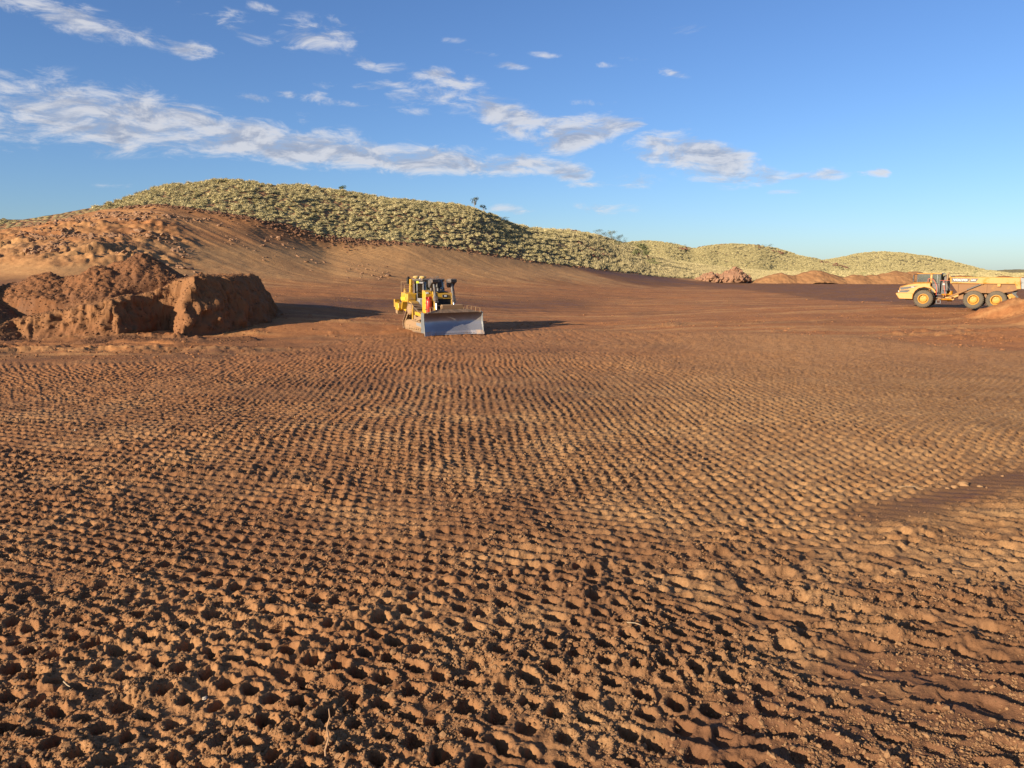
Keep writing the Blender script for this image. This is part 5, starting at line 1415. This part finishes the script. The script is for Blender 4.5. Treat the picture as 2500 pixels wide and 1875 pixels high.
def spinifex_mesh(seed, n=170, r=1.0):
    rnd = random.Random(seed); vs = []; fs = []
    # dense inner dome
    k = 10
    ring = [(1.0, -.05), (.92, .28), (.66, .52), (.28, .66)]
    for (rr, z) in ring:
        for i in range(k):
            a = 2 * math.pi * i / k + rnd.uniform(-.1, .1); q = .62 * rr * rnd.uniform(.85, 1.12)
            vs.append((q * math.cos(a), q * math.sin(a), z * .66 * rnd.uniform(.9, 1.1)))
    for j in range(3):
        for i in range(k):
            i2 = (i + 1) % k; fs.append((j * k + i, j * k + i2, (j + 1) * k + i2, (j + 1) * k + i))
    fs.append(tuple(range(3 * k, 4 * k)))
    for _ in range(n):
        a = rnd.uniform(0, 2 * math.pi); e = math.asin(rnd.uniform(.02, 1.0))
        d = Vector((math.cos(a) * math.cos(e), math.sin(a) * math.cos(e), math.sin(e) * .78))
        L = rnd.uniform(.70, 1.18); side = d.cross(Vector((rnd.uniform(-1, 1), rnd.uniform(-1, 1), rnd.uniform(-1, 1)))).normalized() * rnd.uniform(.03, .075)
        b = d * .45; o = len(vs)
        vs += [tuple(b + side), tuple(b - side), tuple(d * L)]; fs.append((o, o + 1, o + 2))
    me = bpy.data.meshes.new('spinifex'); me.from_pydata([(x * r, y * r, z * r) for x, y, z in vs], [], fs); me.update()
    me.materials.append(SPIN)
    return me
def tuft_mesh(seed, n=46):
    rnd = random.Random(seed); vs = []; fs = []
    for _ in range(n):
        a = rnd.uniform(0, 6.28); q = rnd.random() ** .5 * .9; x, y = q * math.cos(a), q * math.sin(a)
        l = rnd.uniform(.5, 1.1); lx, ly = rnd.uniform(-.3, .3), rnd.uniform(-.3, .3); w_ = rnd.uniform(.05, .11); b = rnd.uniform(0, 6.28)
        o = len(vs); vs += [(x + w_ * math.cos(b), y + w_ * math.sin(b), -.1), (x - w_ * math.cos(b), y - w_ * math.sin(b), -.1), (x + lx, y + ly, l)]; fs.append((o, o + 1, o + 2))
    me = bpy.data.meshes.new('tuft'); me.from_pydata(vs, [], fs); me.update(); me.materials.append(STRAW)
    return me
SPINS = [spinifex_mesh(i) for i in range(6)]
TUFTS = [tuft_mesh(i) for i in range(4)]

def plant_hill():
    rng = np.random.default_rng(5)
    P = []; R = []
    for (cell, y0, y1, rs) in ((.98, 136, 215, .66), (1.25, 215, 300, .78), (1.8, 300, 450, .95)):
        gx, gy = np.meshgrid(np.arange(-110, 320, cell), np.arange(y0, y1, cell))
        x = (gx + rng.uniform(-.45, .45, gx.shape) * cell).ravel(); y = (gy + rng.uniform(-.45, .45, gx.shape) * cell).ravel()
        px = t_px(x / y); b = bound_d(px) + 1.6 * fbm(x / 7., y / 7., 301, 2); r = ridge_d(px)
        k = (px > 240) & (px < 2540) & (y > b + .4) & (y < r + 14)
        left_edge = sstep(240, 330, px)
        k &= rng.random(x.size) < (.93 * (.35 + .65 * left_edge))
        k &= rng.random(x.size) < .62 + .5 * sstep(-.35, .25, fbm(x / 4., y / 4., 509, 2))
        rock = fbm(x / 22., y / 14., 501, 3) + .25 * sstep(.75, 1.0, (y - b) / (r - b))
        k &= ~((rock > .36) & (px > 1040) & (rng.random(x.size) < .75))
        k &= ~((px > 1420) & (y < 262 + (px - 1420) * .2) & (rng.random(x.size) < sstep(1420, 1560, px) * .9 * sstep(1980, 1880, px)))
        x, y = x[k], y[k]
        P.append(np.stack([x, y, hill_z(x, y) - .06], -1)); R.append(rs * np.clip(rng.lognormal(-.16, .40, len(x)), .3, 1.6))
    P = np.concatenate(P); R = np.concatenate(R)
    px = t_px(P[:, 0] / P[:, 1])
    inview = (px > 5) & (px < 2495) & (P[:, 1] < ridge_d(px) - 2)
    app = np.where(inview, R / P[:, 1], 0)
    idx = np.argsort(-app)[:300]
    for n_, i in enumerate(idx):
        o = bpy.data.objects.new('spinifex_clump', SPINS[n_ % 6]); COL.objects.link(o)
        o.location = P[i]; s = float(R[i]); o.scale = (s * rng.uniform(.9, 1.15), s * rng.uniform(.9, 1.15), s * rng.uniform(.85, 1.1)); o.rotation_euler = (0, 0, rng.uniform(0, 6.28))
        o['label'] = 'pale rounded spinifex clump on the near left flank of the main hill'; o['category'] = 'spinifex'; o['group'] = 'spinifex clumps nearest the camera on the main hill'
    m = np.ones(len(P), bool); m[idx] = False
    scatter('spinifex_cover', 'pale green spinifex covering the main hill', 'spinifex', P[m], R[m], rng.uniform(0, 6.28, m.sum()), [x.copy() for x in SPINS], SPIN)
    # straw grass at the foot of the hill and on the flat beyond the pad
    gx, gy = np.meshgrid(np.arange(10, 330, 1.35), np.arange(180, 470, 1.35))
    x = (gx + rng.uniform(-.6, .6, gx.shape)).ravel(); y = (gy + rng.uniform(-.6, .6, gx.shape)).ravel(); px = t_px(x / y)
    k = (px > 1300) & (px < 1960) & (y > bound_d(px) + .5) & (y < np.where(px < 1600, 300, 455)) & (rng.random(x.size) < sstep(1300, 1560, px) * (1 - .55 * sstep(330, 430, y)))
    x, y = x[k], y[k]
    scatter('dry_grass', 'pale dry straw grass at the foot of the hills', 'grass', np.stack([x, y, hill_z(x, y)], -1), rng.uniform(.55, 1.0, len(x)), rng.uniform(0, 6.28, len(x)), TUFTS, STRAW)
    # far hills
    FP = []; FR = []
    for tag, n_, rr in (('left', 2600, .75), ('mid', 15000, 1.25), ('right', 9000, 1.7)):
        X, Y, Z, Pp, Q, prof, rock = FAR[tag]
        fi = rng.uniform(0, X.shape[0] - 1.01, n_); fj = rng.uniform(0, X.shape[1] - 1.01, n_)
        i = fi.astype(int); j = fj.astype(int); a = fi - i; b = fj - j
        def lerp(G): return G[i, j] * (1 - a) * (1 - b) + G[i + 1, j] * a * (1 - b) + G[i, j + 1] * (1 - a) * b + G[i + 1, j + 1] * a * b
        pts = np.stack([lerp(X), lerp(Y), lerp(Z) - .1], -1); k = (lerp(Q) < .1) & (lerp(prof) > .03)
        FP.append(pts[k]); FR.append(rr * rng.uniform(.6, 1.15, k.sum()))
    FP = np.concatenate(FP); FR = np.concatenate(FR)
    far = [x.copy() for x in SPINS[:3]]
    for m_ in far: m_.materials.clear(); m_.materials.append(SPIN_FAR)
    scatter('distant_spinifex_cover', 'fine pale spinifex covering the far hills', 'spinifex', FP, FR, rng.uniform(0, 6.28, len(FP)), far, SPIN_FAR)
    # dark rock outcrops on crests
    gx, gy = np.meshgrid(np.arange(-60, 120, 1.5), np.arange(150, 400, 1.5))
    x = (gx + rng.uniform(-.7, .7, gx.shape)).ravel(); y = (gy + rng.uniform(-.7, .7, gx.shape)).ravel(); px = t_px(x / y); b = bound_d(px); r = ridge_d(px)
    rock = fbm(x / 22., y / 14., 501, 3) + .25 * sstep(.75, 1.0, (y - b) / (r - b))
    k = (px > 1060) & (px < 1600) & (y > b + 6) & (y < r + 6) & (rock > .34)
    x, y = x[k], y[k]
    RX = [np.stack([x, y, hill_z(x, y)], -1)]; RS = [rng.uniform(.35, 1.0, len(x))]
    for tag in ('mid',):
        X, Y, Z, Pp, Q, prof, rk = FAR[tag]
        ii = np.argwhere(rk > .4)
        if len(ii):
            ii = ii[rng.integers(0, len(ii), 500)]
            RX.append(np.stack([X[ii[:, 0], ii[:, 1]] + rng.uniform(-3, 3, 500), Y[ii[:, 0], ii[:, 1]] + rng.uniform(-3, 3, 500), Z[ii[:, 0], ii[:, 1]] - .2], -1)); RS.append(rng.uniform(.6, 1.6, 500))
    RX = np.concatenate(RX); RS = np.concatenate(RS)
    dk = [m_.copy() for m_ in ROCKS]
    for m_ in dk: m_.materials.clear(); m_.materials.append(DARKROCK)
    scatter('outcrop_rocks', 'dark red broken rock outcropping along the hill crests', 'rock', RX, RS, rng.uniform(0, 6, len(RS)), dk, DARKROCK, .8, .5)
plant_hill()

# ------------------------------------------------------------------ rubble on the cleared slopes
RUBBLE = simple('slope rubble', (.23, .12, .065), .95, dirt=.5, dirt_col=(.32, .20, .12), scale=.8, spec=.15)
RUBBLE_D = simple('scraped dark clods', (.15, .075, .042), .95, dirt=.5, dirt_col=(.22, .12, .068), scale=.8, spec=.15)
def rubble():
    rng = np.random.default_rng(11)
    rk = [rock_mesh(30 + i, .3) for i in range(5)]
    for m_ in rk: m_.materials.append(RUBBLE)
    px = np.concatenate([rng.uniform(-80, 500, 4400), rng.uniform(380, 950, 800)]); y = rng.uniform(93, 138, 5200); x = px_t(px) * y
    n = fbm(x / 5, y / 5, 211, 2)
    k = (n > -.02) & (y < bound_d(px) - 1) & (rng.random(5200) < np.maximum(sstep(520, 380, px) * (1 - .8 * sstep(110, 122, y)), .8 * sstep(116, 128, y)))
    x, y = x[k], y[k]
    scatter('slope_rubble', 'churned lumps of earth and stone on the cleared slope behind the mound', 'rubble', np.stack([x, y, hill_z(x, y)], -1), np.minimum(rng.gamma(2.0, .09, len(x)) + .06, .62), rng.uniform(0, 6, len(x)), rk, RUBBLE, .7, .6)
    rk = [rock_mesh(50 + i, .35) for i in range(5)]
    for m_ in rk: m_.materials.append(RUBBLE_D)
    px = rng.uniform(300, 1560, 5200); b = bound_d(px); y = b - np.abs(rng.normal(0, 1, 5200)) * np.interp(px, [300, 700, 900, 1000, 1560], [1.0, 1.8, 2.0, .9, .9]) + .8; x = px_t(px) * y
    k = rng.random(5200) < np.interp(px, [300, 480, 900, 1000, 1560], [.25, .6, .7, .35, .35])
    x, y = x[k], y[k]
    scatter('scraped_windrow', 'dark scraped clods lying along the edge of the spinifex', 'rubble', np.stack([x, y, hill_z(x, y)], -1), np.minimum(rng.gamma(2.0, .065, len(x)) + .06, .4), rng.uniform(0, 6, len(x)), rk, RUBBLE_D, .75, .6)
    # crumbs on the big mound's flanks and feet, and along the pad's ragged left edge
    m = bpy.data.objects['dirt_mound'].data
    co = np.empty(len(m.vertices) * 3, np.float32); m.vertices.foreach_get('co', co); co = co.reshape(-1, 3)
    nz = np.empty(len(m.vertices) * 3, np.float32); m.vertices.foreach_get('normal', nz); nz = nz.reshape(-1, 3)[:, 2]
    ok = np.flatnonzero(co[:, 2] > -.1); sel = co[ok[rng.integers(0, len(ok), 26000)]]
    rk = [rock_mesh(70 + i, .3) for i in range(5)]
    mc = plant_mat('mound crumbs', (.125, .058, .030), (.215, .105, .050), .95)
    for m_ in rk: m_.materials.append(mc)
    scatter('mound_crumbs', 'loose clods lying over the big dirt mound', 'rubble', sel, np.minimum(rng.gamma(1.3, .018, len(sel)) + .015, .13), rng.uniform(0, 6, len(sel)), rk, RUBBLE_D, .8, .6)
    X, Y, Z = NEAR
    ii = np.flatnonzero(((Y > 44) & (Y < 75.5)).ravel()); pick = rng.choice(ii, 16000, replace=False)
    p = np.stack([X.ravel()[pick], Y.ravel()[pick], Z.ravel()[pick]], -1); px = t_px(p[:, 0] / p[:, 1])
    k = (p[:, 1] > padend(px) - 1) & (rng.random(len(p)) < .12 + .8 * sstep(.1, .5, fbm(p[:, 0] / 3., p[:, 1] / 3., 159, 3)) + .5 * sstep(700, 560, px)); p = p[k]
    y2 = rng.uniform(75, 125, 2600); px2 = rng.uniform(300, 2500, 2600); x2 = px_t(px2) * y2
    k = fbm(x2 / 5., y2 / 5., 160, 2) > .1; x2, y2 = x2[k], y2[k]
    p = np.concatenate([p, np.stack([x2, y2, hill_z(x2, y2)], -1)])
    rk = [rock_mesh(60 + i, .32) for i in range(5)]
    cm = simple('pad clods', (.235, .105, .046), .95, spec=.1)
    for m_ in rk: m_.materials.append(cm)
    scatter('pad_clods', 'loose clods scattered over the red graded flat around the machines', 'soil clods', p, np.minimum(rng.gamma(1.3, .022, len(p)) + .02, .15), rng.uniform(0, 6, len(p)), rk, cm, .75, .6)
    ii = np.flatnonzero((Y < 27).ravel())
    pick = rng.choice(ii, 150000, replace=False)
    p = np.stack([X.ravel()[pick], Y.ravel()[pick], Z.ravel()[pick]], -1)
    gate = fbm(p[:, 0] / 1.1, p[:, 1] / 1.1, 110, 3)
    right = sstep(.02, .35, p[:, 0] / p[:, 1]) * sstep(11.5, 15, p[:, 1])
    k = (rng.random(len(p)) < sstep(-.35, .35, gate)) & (rng.random(len(p)) > .75 * right)
    p = p[k]
    s = np.minimum(rng.gamma(1.2, .0068, len(p)) + .004, .045) * (1 + .25 * sstep(10, 22, p[:, 1]))
    rk = [rock_mesh(90 + i, .28) for i in range(6)]
    for m_ in rk: m_.materials.append(CRUMB)
    scatter('soil_crumbs', 'loose crumbs of brown soil over the rolled ground in the foreground', 'soil crumbs', p, s, rng.uniform(0, 6, len(p)), rk, CRUMB, .85, .8)
rubble()

# ------------------------------------------------------------------ trees and bushes
def leaf_mesh(name, n, rx, ry, rz, c, seed, size, blobs, mat):
    rnd = random.Random(seed); vs = []; fs = []
    centres = []
    for _ in range(blobs):
        a = rnd.uniform(0, 6.28); q = rnd.random() ** .5 * .75
        centres.append((q * math.cos(a) * rx, q * math.sin(a) * ry, rnd.uniform(-.7, .75) * rz, rnd.uniform(.28, .52)))
    for _ in range(n):
        cx, cy, cz, cr = rnd.choice(centres)
        d = Vector((rnd.gauss(0, 1), rnd.gauss(0, 1), rnd.gauss(0, 1))).normalized() * cr * rnd.random() ** .4
        p = Vector((c[0] + cx + d.x * rx, c[1] + cy + d.y * ry, c[2] + cz + d.z * rz))
        u = Vector((rnd.gauss(0, 1), rnd.gauss(0, 1), rnd.gauss(0, 1))).normalized(); v = u.orthogonal().normalized()
        s = size * rnd.uniform(.6, 1.3); o = len(vs)
        vs += [tuple(p + u * s), tuple(p + v * s * .55), tuple(p - u * s), tuple(p - v * s * .55)]; fs.append((o, o + 1, o + 2, o + 3))
    me = bpy.data.meshes.new(name); me.from_pydata(vs, [], fs); me.update(); me.materials.append(mat)
    return me, centres
def tree(name, label, px, py_base, d, h, w_, mat, seed, cat='tree', group=None, trunk=.38, n=700, blobs=9, drop=0.0):
    x = float(px_t(px)) * d
    z = at(px, py_base, d).z if drop is None else float(hill_z(np.array([x]), np.array([d]))[0]) - .1
    t = thing(name, label, cat, (x, d, z), 0, group)
    rz = h * (1 - trunk) / 2; cz = h * trunk + rz * .9
    me, cen = leaf_mesh('crown', n, w_ / 2, w_ / 2, rz, (0, 0, cz), seed, max(.10, h * .035), blobs, mat)
    link('crown', me, None, t)
    rnd = random.Random(seed)
    m = MB()
    r0 = max(.05, h * .022)
    fork = Vector((rnd.uniform(-.1, .1) * h * .3, 0, h * trunk * .7)); m.cyl((0, 0, -.3), fork, r0, r0 * .75, 8)
    for (cx, cy, c_, _) in cen[:6]: m.cyl(fork, (cx * .8, cy * .8, cz + c_ * .7), r0 * .55, r0 * .18, 6)
    m.build('trunk', BARK, t, smooth=True)
    return t
CG = 'small trees on the hill crest'
tree('slender_tree', 'taller of the two slim grey trees on the main hill crest', 1160, 498, 211, 3.5, 2.6, LEAF_GREY, 1, group=CG, n=420)
tree('slender_tree', 'shorter slim grey tree just right of the tall one on the crest', 1181, 503, 214, 2.6, 2.0, LEAF_GREY, 2, group=CG, n=360)
tree('bush', 'small dark bush at the foot of the two crest trees', 1196, 513, 216, 1.1, 2.4, LEAF_GREY, 3, cat='bush', trunk=.1, n=260)
tree('bush', 'round green bush alone on the main hill skyline', 840, 468, 185, 1.5, 2.6, LEAF_GREEN, 4, cat='bush', trunk=.1, n=320)
tree('bush', 'low bush on the descending skyline right of the crest trees', 1232, 531, 223, 1.4, 3.4, LEAF_GREY, 5, cat='bush', trunk=.1, n=260)
for i, (px, dd, h, w_, lab) in enumerate([(1459, 283, 3.2, 4.2, 'leftmost grey green bush of the dark thicket on the ridge end'), (1474, 286, 2.6, 4.4, 'second bush from the left in the ridge end thicket'), (1490, 288, 4.2, 4.6, 'tallest round bush in the middle of the ridge end thicket'),
        (1505, 291, 3.6, 5.2, 'wide grey bush right of the tallest in the ridge thicket'), (1520, 292, 3.4, 5.6, 'broad grey bush second from right in the ridge thicket'), (1537, 294, 2.8, 5.2, 'rightmost low grey bush of the ridge end thicket'), (1500, 272, 2.6, 5.0, 'low dark bush in front of the ridge end thicket')]):
    tree('bush', lab, px, 600, dd, h, w_, LEAF_GREY if i % 2 else LEAF_OLIVE, 20 + i, cat='bush', group='bushes of the ridge end thicket', trunk=.12, n=420)
tree('olive_tree', 'spreading olive green tree with pale trunk at the hill foot', 1563, 641, 262, 6.0, 6.2, LEAF_OLIVE, 40, trunk=.30, n=1500, blobs=16)
tree('bush', 'dense green bush just right of the spreading olive tree', 1592, 643, 258, 2.5, 6.0, LEAF_GREEN, 41, cat='bush', trunk=.08, n=900, blobs=12)
for (px, dd, h, w_, lab, s) in [(2116, 300, 2.6, 5.5, 'green bush standing between the two tipped soil heaps', 51), (2376, 290, 3.4, 4.0, 'dark bush showing above the middle of the truck bed', 52), (2360, 320, 2.0, 3.0, 'small bush left of the dark one above the truck bed', 53)]:
    x = float(px_t(px)) * dd
    tree('bush', lab, px, 660, dd, h, w_, LEAF_GREEN if s == 51 else LEAF_OLIVE, s, cat='bush', trunk=.1, n=420)
X_, Y_, Z_, P_, Q_, F_, K_ = FAR['mid']
def on_far(px, q=0.0):
    j = int(np.argmin(np.abs(P_[0] - px))); i = int(np.argmin(np.abs(Q_[:, 0] - q))); return (float(X_[i, j]), float(Y_[i, j]), float(Z_[i, j]))
for k, (px, q, h, w_, lab) in enumerate([(1622, -.06, 2.6, 7, 'leftmost dark shrub on the second hill crest'), (1640, -.04, 2.4, 6, 'dark shrub second from left on the second hill crest'), (1668, -.08, 2.6, 6, 'dark shrub right of the notch on the second hill crest'),
        (1862, -.03, 2.6, 7, 'dark shrub on the right shoulder of the second hill'), (1877, -.05, 4.0, 6, 'tallest dark green shrub on the right shoulder of the second hill'), (1890, -.06, 2.6, 5, 'rightmost dark shrub on the second hill skyline')]):
    t = tree('bush', lab, px, 600, 500, h, w_, LEAF_GREY, 60 + k, cat='bush', group='shrubs on the second hill crest', trunk=.1, n=300)
    p = on_far(px, q); t.location = (p[0], p[1], p[2] - .3)

# ------------------------------------------------------------------ stones, sticks
def near_z(x, y):
    X, Y, Z = NEAR
    i = int(np.argmin(np.abs(Y[:, 0] - y))); j = int(np.argmin(np.abs(X[i] - x))); return float(Z[i, j])
def on_ground(px, py):
    d = ray_dir(px, py); k = CAM_H / -d.z
    return d.x * k, d.y * k
STONE = simple('pale clay stone', (.33, .195, .095), .9, dirt=.7, dirt_col=(.24, .13, .06), scale=6, spec=.2)
WSTONE = simple('whitish stone', (.45, .37, .28), .85, dirt=.3, dirt_col=(.45, .3, .2), scale=8, spec=.2)
def stone_mesh(seed):
    rnd = random.Random(seed); bm = bmesh.new(); bmesh.ops.create_icosphere(bm, subdivisions=3, radius=1)
    off = rnd.uniform(0, 50)
    for v in bm.verts:
        n = float(fbm(np.array([v.co.x * 1.3 + off]), np.array([v.co.y * 1.3 + v.co.z * 1.7]), seed, 3)[0]); v.co *= 1 + .5 * n; v.co.z *= .65
    for f in bm.faces: f.smooth = True
    me = bpy.data.meshes.new('stone'); bm.to_mesh(me); bm.free(); return me
for i, (px, py, r, lab, white) in enumerate([
        (2068, 1206, 9, 'smooth round ochre stone in the finely rolled field at right', 0), (1815, 1272, 13, 'large brown stone at the near edge of the right hand rows', 0),
        (2289, 1149, 9, 'pale round stone above the grader smear near the right edge', 0), (2259, 1151, 5, 'tiny pale stone left of the round one above the smear', 0),
        (2352, 1183, 14, 'biggest pale clod on the edge of the grader smear', 0), (2331, 1188, 9, 'pale clod left of the biggest one on the smear', 0), (2393, 1188, 8, 'pale clod right of the biggest one on the smear', 0), (2313, 1192, 6, 'smallest pale clod at the left end of the smear row', 0),
        (2246, 1307, 11, 'pale blocky clod below the smear among crumbs', 0), (1962, 1346, 12, 'pale angular clod at the head of a row of slits', 0), (2445, 1367, 12, 'rounded clay stone near the right edge below the smear', 0), (2190, 1395, 17, 'broad pale clay lump in the lower right field', 0), (2340, 1400, 16, 'flat clay lump nearest the right edge', 0),
        (178, 1052, 5, 'small white stone chip in the left middle field', 1), (184, 1056, 3, 'tiny white chip beside the larger white one at left', 1), (800, 1183, 5, 'whitish chip in the churned middle of the field', 1), (500, 1710, 9, 'pale lump of clay in the churned near foreground', 1)]):
    x, y = on_ground(px, py); s = .75 * r * math.hypot(x, y) / F_PX
    o = link('stone', stone_mesh(200 + i), WSTONE if white else STONE, label=lab, category='stone', group='loose stones on the rolled ground')
    o.location = (x, y, near_z(x, y) + s * .1); o.scale = (s * 1.15, s, s); o.rotation_euler = (0, 0, i * 1.3)
TWIG = simple('dry twig', (.34, .20, .11), .85, spec=.2); TWIGP = simple('bleached twig', (.36, .26, .16), .85, spec=.2)
def twig(pts, r, mat, label, name='twig'):
    m = MB(); n = len(pts)
    for k in range(n - 1): m.cyl(pts[k], pts[k + 1], r * (1 - .6 * k / n), r * (1 - .6 * (k + 1) / n), 7)
    o = m.build(name, mat, smooth=True); o['label'] = label; o['category'] = 'twig'
x, y = on_ground(796, 1862); z = near_z(x, y) - .03
twig([(x, y, z), (x - .01, y + .02, z + .12), (x + .03, y + .03, z + .25), (x + .01, y + .05, z + .36), (x + .04, y + .07, z + .47), (x + .03, y + .08, z + .56)], .012, TWIG, 'thin brown stick standing upright in the nearest mud')
x, y = on_ground(158, 1692); z = near_z(x, y) + .03
twig([(x, y, z + .02), (x + .07, y - .05, z), (x + .13, y - .09, z)], .009, TWIGP, 'short bleached stick lying beside the rut at lower left')
x, y = on_ground(2190, 1191); z = near_z(x, y) + .03
twig([(x, y, z), (x + .2, y, z + .03), (x + .38, y - .06, z + .04), (x + .52, y - .2, z)], .007, TWIGP, 'long curved pale root lying left of the grader smear')
x, y = on_ground(1530, 1540); z = near_z(x, y) + .05
twig([(x, y, z), (x + .12, y - .04, z + .01), (x + .2, y - .1, z)], .008, TWIGP, 'short pale twig lying in the ridges right of centre foreground')

# ------------------------------------------------------------------ operator seated in the bulldozer cab
def operator():
    M = DOZER.matrix_world if DOZER.matrix_world != Matrix() else Matrix.Translation(DOZER.location) @ DOZER.rotation_euler.to_matrix().to_4x4()
    M = Matrix.Translation(DOZER.location) @ DOZER.rotation_euler.to_matrix().to_4x4()
    seat = M @ Vector((-.72, 0, 2.43))
    J = {'pel': (0, 0, .10), 'sp': (-.04, 0, .34), 'ch': (-.03, 0, .54), 'nk': (-.01, 0, .68), 'hd0': (.02, 0, .76), 'hd': (.04, 0, .90)}
    E = [('pel', 'sp'), ('sp', 'ch'), ('ch', 'nk'), ('nk', 'hd0'), ('hd0', 'hd')]
    Rr = {'pel': .16, 'sp': .15, 'ch': .17, 'nk': .06, 'hd0': .085, 'hd': .095}
    for s, n in ((1, 'l'), (-1, 'r')):
        J.update({'sh' + n: (-.02, s * .20, .62), 'el' + n: (.10, s * .30, .36), 'wr' + n: (.34, s * .34, .30), 'ha' + n: (.42, s * .34, .31), 'hi' + n: (.06, s * .10, .08), 'kn' + n: (.48, s * .14, .12), 'an' + n: (.58, s * .14, -.28), 'to' + n: (.72, s * .15, -.31)})
        Rr.update({'sh' + n: .075, 'el' + n: .052, 'wr' + n: .036, 'ha' + n: .040, 'hi' + n: .10, 'kn' + n: .075, 'an' + n: .05, 'to' + n: .045})
        E += [('ch', 'sh' + n), ('sh' + n, 'el' + n), ('el' + n, 'wr' + n), ('wr' + n, 'ha' + n), ('pel', 'hi' + n), ('hi' + n, 'kn' + n), ('kn' + n, 'an' + n), ('an' + n, 'to' + n)]
        for f in range(5):
            k = 'f%d%s' % (f, n); J[k] = (.47 + (.0 if f == 4 else .02), s * (.34 + (f - 1.5) * .020 if f < 4 else .30), .29 if f < 4 else .33); Rr[k] = .010; E.append(('ha' + n, k))
    names = list(J); me = bpy.data.meshes.new('person')
    me.from_pydata([J[k] for k in names], [(names.index(a), names.index(b)) for a, b in E], [])
    o = link('person', me, simple('navy work clothes', (.03, .04, .07), .9), label='machine operator in hi-vis vest and pale hat seated in the bulldozer cab', category='person')
    o.location = seat; o.rotation_euler = DOZER.rotation_euler
    sk = o.modifiers.new('skin', 'SKIN'); sk.use_smooth_shade = True
    lay = me.skin_vertices[0] if me.skin_vertices else None
    for i, k in enumerate(names):
        lay.data[i].radius = (Rr[k], Rr[k]); lay.data[i].use_root = (k == 'pel')
    o.modifiers.new('smooth', 'SUBSURF').levels = 1
    sk_ = simple('skin', (.45, .27, .19), .6)
    hd = MB().lathe([(.73, .05), (.76, .075), (.82, .092), (.90, .10), (.97, .09), (1.02, .05), (1.03, .001)], (.045, 0, 0), axis='z', n=16); hd.box((.145, 0, .865), (.03, .025, .04)); hd.build('head', sk_, o, smooth=True)
    hat = MB().lathe([(.93, .165), (.945, .165), (.95, .115), (1.02, .105), (1.07, .07), (1.085, .001)], (.04, 0, 0), axis='z', n=18); hat.build('hat', WHITE, o, smooth=True)
    v = MB().lathe([(.20, .185), (.34, .19), (.52, .205), (.62, .17), (.66, .10)], (-.03, 0, 0), axis='z', n=18); v.v = [(x, y * 1.15, z) for x, y, z in v.v]; v.build('vest', HIVIS, o, smooth=True)
operator()
